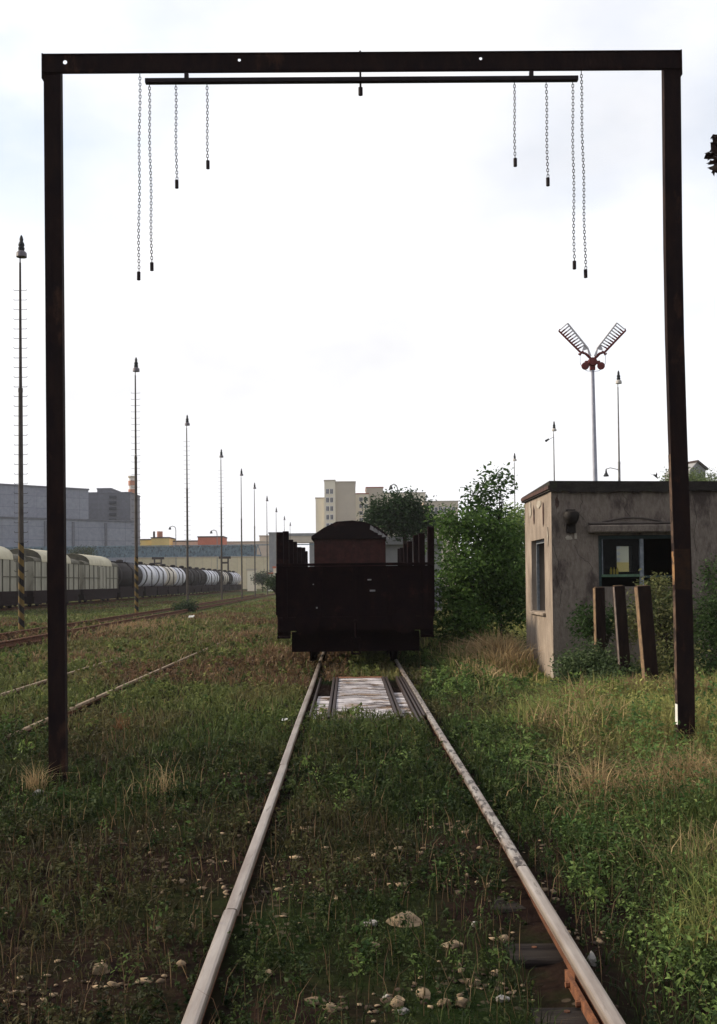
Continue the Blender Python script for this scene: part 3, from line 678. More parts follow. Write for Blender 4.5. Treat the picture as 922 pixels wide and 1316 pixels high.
for px, py, a, b_ in ((475, 745, .035, .012), (479, 759, .05, .016), (407.5, 781, .014, .014), (403, 751, .01, .01)):
    p = at(px, py, WY); MB().box(p.x - .12 - a, p.x - .12 + a, -.0665, -.062 if a > 99 else -.003, p.z - b_, p.z + b_).build('marking_plate', 'grey_sheet', wg)

# covered wagon standing behind the stake wagon
cw = thing('covered_wagon', 'old red brown covered wagon with arched roof behind the black stake wagon', 'railway wagon', (.06, 40.5, 0))
eave = at(450, 691, 40.5).z; apex = at(450, 669, 40.5).z
MB().box(-1.34, 1.34, 0, 11, 1.1, eave).build('body', 'wagon_red', cw)
rp_ = [(-1.44, eave - .05), (1.42, eave - .05), (1.42, eave + .08), (1.05, eave + .38), (.55, apex - .06), (.1, apex), (-.5, apex - .04), (-1.0, eave + .36), (-1.44, eave + .06)]
MB().prism(rp_, -.12, 11.1).build('roof', 'wagon_black', cw)
er = MB()
for u in (-1.2, -.72, -.24, .24, .72, 1.2): er.box(u - .04, u + .04, -.06, -.002, 1.1, eave - .06)
er.box(-1.34, 1.34, -.05, -.003, 2.1, 2.18); er.build('end_ribs', 'wagon_red', cw)
MB().box(-1.2, 1.2, -.1, 11, .75, 1.08).build('underframe', 'wagon_black', cw)
for s in (-1, 1):
    for y in (1.4, 9.5): MB().lathe([(.2, -.04), (.46, -.07), (.46, .03), (.2, .05)], (s * .78, y, .46), 20, 'X').build('wheel', 'wagon_black', cw, smooth=True)
    MB().lathe([(.08, 0), (.08, -.45), (.22, -.46), (.2, -.5)], (s * .875, -.1, 1.0), 14, 'Y').build('buffer', 'wagon_black', cw, smooth=True)
tsr = MB(); 
for k in range(5):
    x = .75 + k * .15; tsr.add([(x, -.14, eave + .30 - .1 * k), (x + .16, -.16, eave + .22 - .07 * k), (x + .14, -.15, eave + .38 - .11 * k), (x + .03, -.13, eave + .46 - .1 * k)], [(0, 1, 2, 3)])
tsr.build('torn_roof_sheet', 'grey_sheet', cw)
gh = thing('storage_hut', 'low grey weathered hut partly hidden behind the dark wagons under the tree', 'hut', (3.2, 58, 0))
hz = at(510, 688, 58).z
MB().box(-1.6, 1.8, 0, 5, -.2, hz - .5).build('wall', 'wall_stone', gh)
MB().prism([(-1.8, hz - .5), (2.0, hz - .5), (1.6, hz - .2), (.4, hz), (-1.0, hz - .05)], -.2, 5.2).build('roof', 'wall_stone', gh)

# ------------------------------------------------------------------ goods wagons far left
def wheels(root, ysl, xh=.78, zr=.08):
    for s in (-1, 1):
        for y in ysl: MB().lathe([(.2, -.05), (.46, -.07), (.46, .03), (.2, .05)], (s * xh, y, zr + .46), 14, 'X').build('wheel', 'underframe', root, smooth=True)
def covered(y0, L_, lab):
    r_ = thing('covered_wagon', lab, 'railway wagon', (-22.9, y0, 0), group='pale covered wagons on the far left track')
    MB().box(-1.42, 1.42, .3, L_ - .3, 1.2, 3.25).build('body', 'wagon_cream', r_)
    arc = lambda r_h, q: [(-1.45, 3.2)] + [(-1.45 * math.cos(PI * i / 10), 3.25 + r_h * math.sin(PI * i / 10) ** .8) for i in range(11)] + [(1.45, 3.2)]
    MB().prism(arc(.92, 0), 2.2, L_ - 3.0).build('roof', 'wagon_roof_pale', r_, smooth=True)
    MB().prism(arc(.90, 0), 2.12, 2.198).build('roof_end', 'wagon_end', r_)
    MB().prism(arc(.38, 0), .28, 2.118).build('low_roof', 'wagon_end', r_, smooth=True)
    MB().prism(arc(.45, 0), L_ - 2.998, L_ - .28).build('low_roof', 'wagon_end', r_, smooth=True)
    rb = MB()
    for k in range(9): y = .6 + k * (L_ - 1.3) / 8; rb.box(1.421, 1.47, y - .05, y + .05, 1.2, 3.2)
    rb.box(1.421, 1.46, .3, L_ - .3, 2.1, 2.16)
    rb.build('side_ribs', 'wagon_end', r_)
    d_ = MB().box(1.422, 1.50, L_ / 2 - 1.1, L_ / 2 + 1.1, 1.25, 3.1).build('sliding_door', 'wagon_cream', r_)
    MB().box(1.501, 1.52, L_ / 2 - .04, L_ / 2 + .04, 1.3, 3.05).build('door_bar', 'underframe', d_)
    MB().box(-1.3, 1.44, .1, L_ - .1, .80, 1.19).box(-1.0, 1.40, .6, L_ - .6, .30, .80).build('underframe', 'underframe', r_)
    wheels(r_, (1.6, 3.4, L_ - 3.4, L_ - 1.6)); return r_
covered(59.2, 13.2, 'pale grey covered wagon cut by the left picture edge, first of the row')
covered(73.6, 13.2, 'pale covered wagon with domed cream roof seen either side of the left gauge post')
covered(87.6, 13.6, 'pale covered wagon with domed roof just right of the left gauge post')
def tank(y0, L_, m, lab):
    r_ = thing('tank_wagon', lab, 'tank wagon', (-22.9, y0, 0), group='tank wagons on the far left track')
    zc, rad = 2.45, 1.28
    MB().lathe([(.05, .25), (rad * .6, .30), (rad * .9, .42), (rad, .62), (rad, L_ - .62), (rad * .9, L_ - .42), (rad * .6, L_ - .3), (.05, L_ - .25)], (0, 0, zc), 24, 'Y').build('tank_barrel', m, r_, smooth=True)
    MB().lathe([(rad + .012, .62), (rad + .012, 1.35)], (0, 0, zc), 24, 'Y').build('tank_band', 'tank_dark', r_, smooth=True)
    MB().lathe([(.35, 0), (.35, .34), (.2, .42)], (0, L_ / 2, zc + rad - .1), 12).build('filler_dome', 'tank_dark', r_, smooth=True)
    MB().box(-1.2, 1.30, .05, L_ - .05, .85, 1.35).box(-.9, 1.26, .4, L_ - .4, .30, .85).build('underframe', 'underframe', r_)
    lad = MB()
    for dy in (-.22, .22): lad.bar((1.33, L_ / 2 + dy, 1.2), (1.30, L_ / 2 + dy, 3.0), .025, n=4).bar((1.30, L_ / 2 + dy, 3.0), (.5, L_ / 2 + dy, 3.85), .025, n=4)
    for k in range(7): lad.bar((1.32, L_ / 2 - .22, 1.4 + k * .26), (1.32, L_ / 2 + .22, 1.4 + k * .26), .02, n=4)
    lad.build('ladder', 'underframe', r_)
    MB().box(-.35, .35, 1.2, L_ - 1.2, zc + rad + .03, zc + rad + .07).build('walkway', 'underframe', r_)
    MB().lathe([(rad + .012, L_ * .62), (rad + .012, L_ * .62 + .12)], (0, 0, zc), 24, 'Y').build('tank_band', 'tank_dark', r_, smooth=True)
    wheels(r_, (1.5, L_ - 1.5)); return r_
tank(102.3, 12.2, 'tank_dark', 'big black tank wagon next to the last pale covered wagon')
spec = [('tank_white', 'first white tank wagon behind the big black one'), ('tank_white', 'second white tank wagon behind the big black one'), ('tank_cream', 'cream tank wagon between white ones'), ('tank_white', 'last white tank of the first pale run, before the dark ones'),
        ('tank_dark', 'dark tank wagon directly after the first run of pale tanks'), ('tank_dark', 'second dark tank wagon of the pair in the middle of the row'), ('tank_dark', 'third dark tank wagon, beside the third left lamp mast'), ('tank_white', 'white tank wagon first of the distant pale pair'), ('tank_white', 'white tank wagon second of the distant pale pair'),
        ('tank_dark', 'dark tank wagon behind the distant pale pair'), ('tank_cream', 'lone cream tank wagon between distant dark ones'), ('tank_dark', 'dark tank wagon before the last pale ones'), ('tank_white', 'white tank wagon second from the far end of the row'), ('tank_white', 'farthest white tank wagon at the very end of the row')]
for i, (m_, lab) in enumerate(spec): tank(115.2 + i * 7.4, 7.1, m_, lab)

# ------------------------------------------------------------------ lighting masts
def mast(x, y, lab, H=13.5, rungs=0, bands=False, light=False, grp='lighting masts in the left row', arm=0):
    r_ = thing('lighting_mast', lab, 'lamp mast', (x, y, 0), group=grp)
    pm = 'mast_light' if light else 'mast_grey'
    z0 = 3.0 if bands else -.3
    MB().bar((0, 0, z0), (0, 0, 8.2), .088, .07, 10).bar((0, 0, 8.2), (0, 0, H - .95), .055, .035, 10).bar((0, 0, 8.12), (0, 0, 8.26), .078, .078, 10).build('pole', pm, r_, smooth=True)
    MB().bar((0, 0, H - 1.0), (0, 0, H - .72), .022, n=8).build('neck', pm, r_)
    if bands: MB().bar((0, 0, -.3), (0, 0, 2.998), .105, .095, 12).build('hazard_banded_foot', 'hazard_paint', r_, smooth=True)
    MB().lathe([(.10, 0), (.18, .0), (.175, .14), (.12, .2), (.06, .21)], (.05, 0, H - .76), 14).build('lamp_drum', 'lamp_drum_pale' if light else 'lamp_drum', r_, smooth=True)
    MB().lathe([(.10, 0), (.115, .1), (.085, .14), (.11, .2), (.09, .27), (.06, .32), (.07, .4), (.04, .5), (.01, .55)], (.045, 0, H - .55), 10).build('lamp_stack', 'lamp_stack', r_, smooth=True)
    for k in range(rungs):
        z = H - 1.9 - k * .33
        MB().bar((-.21, 0, z), (.21, 0, z), .009, n=5).bar((-.21, 0, z), (-.23, 0, z + .04), .008, n=5).bar((.21, 0, z), (.23, 0, z + .04), .008, n=5).build('rung', pm, r_)
    if arm:
        MB().path([(0, 0, arm), (-.5, 0, arm + .12), (-.75, 0, arm + .05)], .025).build('side_arm', pm, r_)
        MB().lathe([(.03, 0), (.06, -.2), (.16, -.38), (.15, -.42)], (-.75, 0, arm + .05), 10).build('arm_lamp', 'lamp_stack', r_)
    return r_
P1 = at(27, 790, 37).x
names = ['nearest and tallest lamp mast with climbing rungs at the left picture edge', 'second left lamp mast, just right of the left gauge post', 'third lamp mast of the left row, over the yellow building', 'fourth lamp mast of the left row, beside the orange block',
         'fifth lamp mast of the left row, right of the orange block', 'sixth lamp mast of the left row, near the bridge end', 'seventh lamp mast of the left row, over the concrete tower', 'eighth, small lamp mast left of the wagon stakes', 'ninth, tiny lamp mast above the wagon stakes', 'tenth and farthest tiny lamp mast of the left row']
tops = [(26, 302), (174, 459), (240, 533), (284, 577), (310, 602), (327, 620), (343, 637), (355, 652), (365.5, 663), (373, 671)]
for i, (px, py) in enumerate(tops):
    Hd = 11.95; d = ray(px, py); tt = (Hd) / d.z; Yd = d.y * tt
    mast(d.x * tt, Yd, names[i], rungs=(30, 26, 22, 16)[i] if i < 4 else 0, bands=i < 2)
rn = ['tallest right lamp mast behind the hut, right of the signal', 'middle right lamp mast with small side spotlight, left of the signal', 'smallest right lamp mast between bush and hut']
for i, (px, py) in enumerate([(794, 476), (711.5, 541), (661, 582)]):
    d = ray(px, py); tt = 11.95 / d.z
    r_ = mast(d.x * tt, d.y * tt, rn[i], light=True, grp='lighting masts in the right row', arm=7.8 if i == 0 else 0)
    if i == 1:
        MB().bar((0, 0, 12.3), (-.45, 0, 12.05), .02, n=6).build('side_arm', 'mast_light', r_); MB().bar((-.35, 0, 12.15), (-.62, 0, 11.98), .06, .10, 8).build('spotlight', 'lamp_stack', r_)

# ------------------------------------------------------------------ signal with two ladder arms
SYD = 34.0; hub = at(761.5, 463, SYD)
sg = thing('ladder_arm_signal', 'pale mast behind the hut with two raised red and white ladder arms', 'signal', (hub.x, SYD, 0))
hz = hub.z
MB().bar((0.04, 0, -.3), (0.04, 0, 4), .085, .08, 12).bar((.04, 0, 4), (0, 0, hz - .2), .08, .058, 12).build('mast', 'signal_mast', sg, smooth=True)
hb = MB().lathe([(.13, -.13), (.15, -.05), (.15, .05), (.10, .1)], (0, 0, hz - .06), 12, 'Y'); hb.box(-.24, .24, -.06, .06, hz - .12, hz - .02).box(-.08, .08, -.07, .07, hz - .32, hz + .02); hb.build('hub', 'signal_red', sg, bevel=.01)
for s in (-1, 1):
    lo0, lo1 = Vector((s * .39, -.06, hz + .25)), Vector((s * 1.06, -.06, hz + .93))
    up0, up1 = Vector((s * .15, -.06, hz + .37)), Vector((s * .78, -.06, hz + 1.17))
    a_m = MB().path([(0, -.06, hz - .02), (s * .22, -.06, hz + .2), tuple(lo0), tuple(lo1)], [.045, .045, .036, .030]); a_m.bar(lo1, lo1 + (up1 - lo1) * .15 + Vector((s * .01, 0, .02)), .02)
    arm_o = a_m.build('signal_arm', 'signal_red', sg)
    wpt = MB().bar(up0, up1, .032, .028).bar(up1, lo1 + (up1 - lo1) * .15, .018).bar((s * .08, -.06, hz + .12), up0, .045, .03); wpt.build('white_rail', 'signal_white', arm_o)
    fan = MB().add([tuple(up0 + Vector((-s * .03, -.01, -.02))), tuple(lo0 + (up0 - lo0) * .4), tuple(lo0 + (lo1 - lo0) * .05 + (up0 - lo0) * .4), tuple(up0 + (up1 - up0) * .16)], [(0, 1, 2, 3)])
    fan.v += [v + Vector((0, .012, 0)) for v in fan.v]; fan.f += [(4, 5, 6, 7), (0, 1, 5, 4), (1, 2, 6, 5), (2, 3, 7, 6), (3, 0, 4, 7)]; fan.build('root_plate', 'signal_white', arm_o)
    for k in range(9):
        f = .14 + k * .096; a0 = lo0 + (lo1 - lo0) * f; a1 = up0 + (up1 - up0) * f; mid = a0 + (a1 - a0) * .45
        rg = MB().bar(a0, mid, .026, n=6).build('ladder_rung', 'signal_red', arm_o); MB().bar(mid, a1, .016, n=6).build('white_half', 'signal_white', rg) if False else MB().bar(mid, a1, .024, n=6).build('ladder_rung', 'signal_white', arm_o)
    MB().bar((s * .3, -.06, hz + .28), (s * .42, -.06, hz + .16), .035, .03).bar((s * .42, -.06, hz + .16), (s * .40, -.06, hz + .2), .05).build('arm_bracket', 'signal_red', arm_o)
    MB().lathe([(.09, -.03), (.12, -.02), (.12, .02), (.09, .03)], (s * .25, -.10, hz - .2), 18, 'Y').bar((0, -.07, hz), (s * .22, -.08, hz - .17), .035).build('counterweight', 'signal_red', sg)
pts = [(-.40, -.06, hz + .16), (-.40, -.06, hz - .1), (-.33, -.06, hz - .26), (-.18, -.06, hz - .35), (0, -.06, hz - .37), (.18, -.06, hz - .35), (.33, -.06, hz - .26), (.40, -.06, hz - .1), (.40, -.06, hz + .16)]
MB().path(pts, .009, 5).build('guard_wire', 'signal_mast', sg)

# ------------------------------------------------------------------ far buildings
def bldg(name, lab, cat, blocks, Yd, wins=(), roofm=None, depth=15, group=None):
    """blocks: (px0, px1, ytop, material, dy, part name); wins: (px0, px1, y0, y1, cols, rows, material)"""
    xc = at((blocks[0][0] + blocks[0][1]) / 2, 745, Yd).x; r_ = thing(name, lab, cat, (xc, Yd, 0), group=group)
    for (a, b_, yt, m_, dy, nm) in blocks:
        A, B = at(a, yt, Yd), at(b_, yt, Yd); z = (A.z + B.z) / 2
        MB().box(A.x - xc, B.x - xc, dy, dy + depth, -.5, z).build(nm, m_, r_)
        MB().box(A.x - xc - .15, B.x - xc + .15, dy - .15, dy + depth + .15, z + .003, z + .35).build('parapet', roofm or 'wall_tan', r_)
    for (a, b_, ya, yb, nc, nr, dy) in wins:
        A, B = at(a, ya, Yd), at(b_, yb, Yd); cw_, ch = (B.x - A.x) / nc, (A.z - B.z) / nr
        for i in range(nc):
            for j in range(nr):
                x0 = A.x - xc + i * cw_ + cw_ * .12; x1 = x0 + cw_ * .76; z1 = A.z - j * ch - ch * .12; z0 = z1 - ch * .6
                o = MB().box(x0, x1, dy - .10, dy - .003, z0, z1).build('window', 'signal_white', r_)
                xm = (x0 + x1) / 2; MB().box(x0 + .12, xm - .06, dy - .13, dy - .102, z0 + .12, z1 - .12).box(xm + .06, x1 - .12, dy - .13, dy - .102, z0 + .12, z1 - .12).build('pane', 'window_dark', o)
    return r_
def slanted(name, lab, cat, p0, p1, z, m_, depth):
    # long hall whose front runs from p0 to p1 (x, y), depth behind it
    d = Vector((p1[0] - p0[0], p1[1] - p0[1], 0)); Ln = d.length; r_ = thing(name, lab, cat, (p0[0], p0[1], 0), math.atan2(d.y, d.x))
    MB().box(0, Ln, 0, depth, -.5, z).build('wall', m_, r_); MB().box(-.2, Ln + .15, -.2, depth + .2, z + .003, z + .4).build('parapet', 'panel_dark', r_)
    return r_, Ln
slanted('panel_building', 'long grey blue windowless panel hall filling the left edge', 'industrial building', (-130, 222), (-67.6, 282), at(115, 630, 282).z, 'panel_grey', 25)
lb, Ln = slanted('panel_annex', 'lower grey blue panel building ending beside the striped chimney', 'industrial building', (-110, 215), (-51.6, 261), at(173, 671, 261).z, 'panel_grey', 12)
for f in (.62, .70, .79, .90):
    MB().box(Ln * f - .25, Ln * f + .25, -.35, -.005, 0, at(173, 673, 261).z).build('downpipe', 'panel_dark', lb)
ob = bldg('office_block', 'dark grey block with a column of balconies behind the panel hall', 'building', [(112, 167.5, 634, 'panel_dark', 0, 'wall'), (123, 141, 628, 'panel_dark', 2, 'roof_house')], 300, depth=14, roofm='panel_dark')
for j in range(6):
    A, B = at(141, 637 + j * 7.4, 300), at(150, 640.5 + j * 7.4, 300)
    MB().box(A.x - ob.location.x, B.x - ob.location.x, -.5, -.01, B.z, A.z).build('balcony', 'window_dark', ob)
ch = thing('chimney', 'slender white factory chimney with faded red bands left of the second mast', 'chimney', (at(171, 740, 380).x, 380, 0))
ctop = at(171, 614, 380).z
MB().bar((0, 0, -.5), (0, 0, ctop), 1.5, 1.15, 16).build('stack', 'chimney_white', ch, smooth=True)
for ya, yb in ((618, 624), (629, 634)):
    MB().bar((0, 0, at(171, yb, 380).z), (0, 0, at(171, ya, 380).z), 1.4, 1.4, 16).build('red_band', 'chimney_red', ch, smooth=True)
MB().bar((0, 0, ctop), (0, 0, ctop + .6), 1.5, 1.5, 16).build('rim', 'wall_tan', ch)
bldg('factory_building', 'flat yellow factory block above the pipe bridge', 'factory', [(172, 218, 694, 'wall_yellow', 0, 'wall'), (196, 219, 692, 'wall_yellow', -2, 'stair_block')], 330, depth=12, roofm='roof_brown')
for px, lab in ((197.5, 'thin dark flue on the yellow factory roof'), (205, 'short reddish flue on the yellow factory roof')):
    p = at(px, 692, 330); o = MB().bar((0, 0, 0), (0, 0, 1.9), .35 if px < 200 else .9, n=10).build('roof_flue', 'roof_brown' if px < 200 else 'chimney_red'); o.location = (p.x, 331, p.z + .3); tag(o, lab, 'chimney', 'flues on the yellow factory')
bldg('low_factory', 'low brown roofed factory between the yellow and the orange block', 'factory', [(218, 256, 696, 'wall_beige', 0, 'wall')], 335, depth=12, roofm='roof_brown')
bldg('orange_block', 'small bright orange red block above the pipe bridge', 'building', [(254.5, 287, 690.5, 'wall_orange', 0, 'wall')], 325, depth=10, roofm='roof_brown')
bldg('beige_hall', 'pale beige hall right of the orange block', 'industrial building', [(286, 345, 697, 'wall_beige', 0, 'wall'), (333, 352, 689, 'wall_beige', 2, 'roof_house')], 340, depth=14)
bldg('cream_warehouse', 'long cream yellow warehouse with vertical ribs under the pipe bridge', 'warehouse', [(150, 350, 716.5, 'wall_cream', 0, 'wall')], 300, depth=12, roofm='wall_beige')
# pipe bridge
pb = thing('pipe_bridge', 'long teal lattice pipe bridge crossing behind the tank wagons', 'bridge', (0, 240, 0))
bx0, bx1 = at(-60, 705, 240).x, at(336, 705, 240).x; bz0, bz1 = at(200, 716, 240).z, at(200, 701, 240).z
MB().box(bx0, bx1 - 1.2, .2, 2.4, bz0 + .3, bz1 - .25).build('pipe_casing', 'teal_steel', pb)
tm_ = MB().box(bx0, bx1, -.15, .15, bz0, bz0 + .3).box(bx0, bx1 + 12, -.15, .15, bz1 - .22, bz1)
n = 48
for k in range(n):
    xa = bx0 + (bx1 - bx0) * k / n; xb_ = bx0 + (bx1 - bx0) * (k + 1) / n
    tm_.bar((xa, -.2, bz0 + .2), ((xa + xb_) / 2, -.2, bz1 - .15), .09, n=4).bar(((xa + xb_) / 2, -.2, bz1 - .15), (xb_, -.2, bz0 + .2), .09, n=4)
tm_.build('lattice', 'teal_steel', pb)
for px in (30, 100, 203, 289):
    x = at(px, 740, 240).x; MB().box(x - .9, x - .6, .1, .5, -.3, bz0 - .002).box(x + .6, x + .9, .1, .5, -.3, bz0 - .002).box(x - .6, x + .6, .15, .45, bz0 - 1.6, bz0 - 1.2).box(x - 1.3, x + 1.3, 0, 1, bz0 - .5, bz0 - .004).build('support_leg', 'roof_brown' if px > 150 else 'teal_steel', pb)
tw = bldg('concrete_tower', 'squat grey concrete tower at the right end of the pipe bridge', 'tower', [(346, 361, 686, 'wall_stone', 0, 'wall')], 236, depth=4, roofm='wall_stone')
kw = bldg('kiosk', 'small white hut beside the far bush near the tower', 'hut', [(318, 328, 733, 'wall_pale', 0, 'wall')], 225, depth=3, roofm='wall_tan')
kw2 = bldg('kiosk', 'tiny pale hut directly under the concrete tower', 'hut', [(344, 350, 738, 'wall_pale', 0, 'wall'), (351, 357, 730, 'wall_pale', 1, 'side_wall')], 215, depth=3, roofm='wall_orange')
ov = thing('overpass', 'concrete overpass deck on columns behind the wagon stakes', 'bridge', (at(390, 740, 260).x, 260, 0))
oz0, oz1 = at(390, 697, 260).z, at(390, 686, 260).z
MB().box(-6, 9, 0, 6, oz0, oz1).build('deck', 'wall_beige', ov); MB().box(-6, 9, -.2, -.003, oz1 - .5, oz1 + .15).build('railing', 'wall_stone', ov)
for x in (-2.4, 2.4): MB().box(x - .9, x + .9, 1, 3, -.3, oz0 - .003).build('column', 'wall_pale' if x < 0 else 'wall_stone', ov)
tower = bldg('office_tower', 'tall pale office tower with paired windows left of the tree', 'office building',
     [(417, 431, 618, 'wall_pale', 0, 'stair_block'), (431, 457, 619.5, 'wall_tan', 1.0, 'main_block'), (405.5, 417, 640, 'wall_pale', 2, 'low_wing')], 350, wins=[(418.5, 429.5, 627, 682, 2, 5, 0)], depth=18)
bldg('hospital_building', 'pale building with reddish band and paired windows next to the tower', 'office building',
     [(457, 474, 635, 'wall_pale', 0, 'wall'), (471, 493, 626, 'wall_tan', 3, 'roof_house'), (447, 457, 650, 'wall_pale', 1, 'low_wing')], 360, wins=[(461, 474, 638, 682, 2, 5, 0)], depth=15, roofm='trim_red')
bldg('cream_building', 'plain cream building seen behind the tree crown', 'building', [(493, 547, 634, 'wall_pale', 0, 'wall')], 370, depth=14)
bldg('low_office_building', 'lower long building with a band of windows right of the tree', 'building', [(545, 589, 645, 'wall_beige', 0, 'wall')], 330, wins=[(552, 586, 650, 664, 6, 1, 0), (552, 586, 666, 678, 6, 1, 0)], depth=12)
gbh = thing('gable_house', 'pale house with pointed gable among treetops right of the right gauge post', 'house', (at(896, 640, 150).x, 150, 0), R(18))
gzt = at(896, 594, 150).z
MB().prism([(-1.1, -.3), (1.5, -.3), (1.5, gzt - 1.0), (.1, gzt), (-1.1, gzt - 1.1)], 0, 6).build('wall', 'wall_stone', gbh)
MB().prism([(-.0, gzt + .03), (1.75, gzt - 1.1), (1.75, gzt - .8), (.1, gzt + .3)], -.3, 6.2).build('roof', 'roof_brown', gbh)
ot = bldg('outbuilding', 'small pale building with ochre base seen through the hut window', 'building', [(776, 816, 700, 'wall_pale', 0, 'wall')], 60, depth=3, wins=[(786, 798, 700, 724, 1, 3, 0)])
A_, B2_ = at(776, 723, 60), at(816, 745, 60); MB().box(A_.x - ot.location.x, B2_.x - ot.location.x, -.06, -.004, 0, A_.z).build('ochre_base', 'wall_yellow', ot)
# street lamps near the skyline
for (px, py, Yd, lab) in ((222, 676, 300, 'distant street lamp above the brown factory roof'), (275, 681, 300, 'distant street lamp above the orange block'), (505, 622, 200, 'distant curved street lamp above the tree crown')):
    T = at(px, py, Yd); sl = thing('street_lamp', lab, 'street lamp', (T.x + .9, Yd, 0), group='distant street lamps')
    s_ = 1.3 if Yd > 250 else 1.0
    MB().path([(0, 0, 0), (0, 0, T.z - 1.0), (-.2, 0, T.z - .3), (-.7 * s_, 0, T.z), (-1.2 * s_, 0, T.z - .3)], .10).build('pole', 'mast_light', sl)
    MB().lathe([(.1, .2), (.22, 0), (.38, -.5), (.34, -.6)], (-1.25 * s_, 0, T.z - .4), 10).build('lamp_head', 'lamp_stack', sl)
# bird
bp = at(843, 612, 26); bd = thing('bird', 'small dark bird flying just above the hut roof', 'bird', bp, R(20)); bd.scale = (.7, .7, .7)
MB().lathe([(.005, -.12), (.025, -.07), (.035, 0), (.025, .06), (.012, .10), (.004, .13)], (0, 0, 0), 8, 'X').build('body', 'feather_dark', bd, smooth=True).rotation_euler = (0, R(38), 0)
for s in (-1, 1):
    MB().add([(-.03, 0, .01), (.05, 0, .0), (-.02, s * .12, .06), (-.10, s * .2, .12), (-.03, 0, -.005), (.05, 0, -.012), (-.02, s * .12, .05), (-.10, s * .2, .112)], [(0, 1, 2, 3), (4, 5, 6, 7), (0, 1, 5, 4), (1, 2, 6, 5), (2, 3, 7, 6), (3, 0, 4, 7)]).build('wing', 'feather_dark', bd)

# ------------------------------------------------------------------ vegetation
def leaves(C, size, col, up=.4, fold=.25, asp=.5):
    """one folded pointed leaf per centre C (n,3)"""
    n = len(C); az = rng.uniform(0, 2 * PI, n); el = rng.normal(.1, .55, n)
    d = np.stack([np.cos(az) * np.cos(el), np.sin(az) * np.cos(el), np.sin(el)], 1)
    r_ = rng.normal(size=(n, 3)); r_[:, 2] += up * 2; s = np.cross(d, r_); s /= np.linalg.norm(s, axis=1)[:, None] + 1e-9
    nr = np.cross(s, d); sz = (size * rng.uniform(.6, 1.35, n))[:, None] if np.isscalar(size) else (size * rng.uniform(.6, 1.35, n))[:, None]
    b0 = C - d * sz * .5; tip = C + d * sz * .5 - nr * sz * .1; m1 = C + s * sz * asp * .5 + nr * sz * fold * .3; m2 = C - s * sz * asp * .5 + nr * sz * fold * .3
    V = np.stack([b0, m1, tip, m2], 1).reshape(-1, 3); i = np.arange(n) * 4
    F = np.concatenate([np.stack([i, i + 1, i + 2], 1), np.stack([i, i + 2, i + 3], 1)])
    return V, F, np.repeat(col, 4, 0)
def blades(x, y, h, w_, lean, col, z=None):
    n = len(x); z = ground_z(x, y) - .01 if z is None else z
    az = rng.uniform(0, 2 * PI, n); ln = lean * h * np.abs(rng.normal(.6, .5, n)); ca_, sa = np.cos(az), np.sin(az)
    fx = rng.uniform(0, PI, n); wx, wy = np.cos(fx) * w_ / 2, np.sin(fx) * w_ / 2
    z0 = z; P0 = np.stack([x, y, z0], 1); P1 = P0 + np.stack([ca_ * ln * .3, sa * ln * .3, h * .55], 1); P2 = P0 + np.stack([ca_ * ln, sa * ln, h * np.clip(1 - .25 * ln / h, .5, 1)], 1)
    W = np.stack([wx, wy, np.zeros(n)], 1)
    V = np.stack([P0 - W, P0 + W, P1 + W * .8, P1 - W * .8, P2], 1).reshape(-1, 3); i = np.arange(n) * 5
    return V, [np.stack([i, i + 1, i + 2, i + 3], 1), np.stack([i + 3, i + 2, i + 4], 1)], np.repeat(col, 5, 0)
def lerp(a, b_, t_): return np.asarray(a)[None] * (1 - t_[:, None]) + np.asarray(b_)[None] * t_[:, None]
GREEN_D, GREEN_M, GREEN_L = (.016, .032, .011), (.058, .092, .026), (.33, .33, .11)
DRY, TAWNY, RUST = (.50, .38, .20), (.32, .22, .12), (.15, .085, .055)
def low_zone(x, y):
    return 1 - .62 * sstep(12.3, 14.5, y) * (1 - sstep(18.4, 19.2, y)) * sstep(2.0, 2.5, x) * (1 - sstep(4.0, 4.6, x))
def inside(x, y):
    """True where nothing grows: rails, weighbridge, hut, wagon"""
    m_ = (np.abs(np.abs(x - TC) - GX) < .055)
    m_ |= (np.abs(x - TC) < .70) & (y > 12.9 + .5 * vnoise(x, y, .25) * (x < TC + .1)) & (y < 18.0)
    m_ |= (np.abs(x + 3.5) < .06) & (y > 11.6) & (y < 27) | (np.abs(x + 5.0) < .07) & (y < 23)
    m_ |= (x > TC + GX - .20) & (x < TC + GX) & (y < 5.2) & (vnoise(x, y, .3) > .35)
    m_ |= (x > SX0 - .05) & (x < SX1) & (y > SY0 - .08) & (y < SY1 + .1)
    m_ |= (np.hypot(x - PXL, y - GY) < .09) | (np.hypot(x - PXR, y - GY) < .09)
    return m_
def scatter(n, y0, y1, pad=1.6):
    y = np.exp(rng.uniform(math.log(y0), math.log(y1), n)); hw = .37 * y + pad; x = rng.uniform(-1, 1, n) * hw
    k = ~inside(x, y); return x[k], y[k]
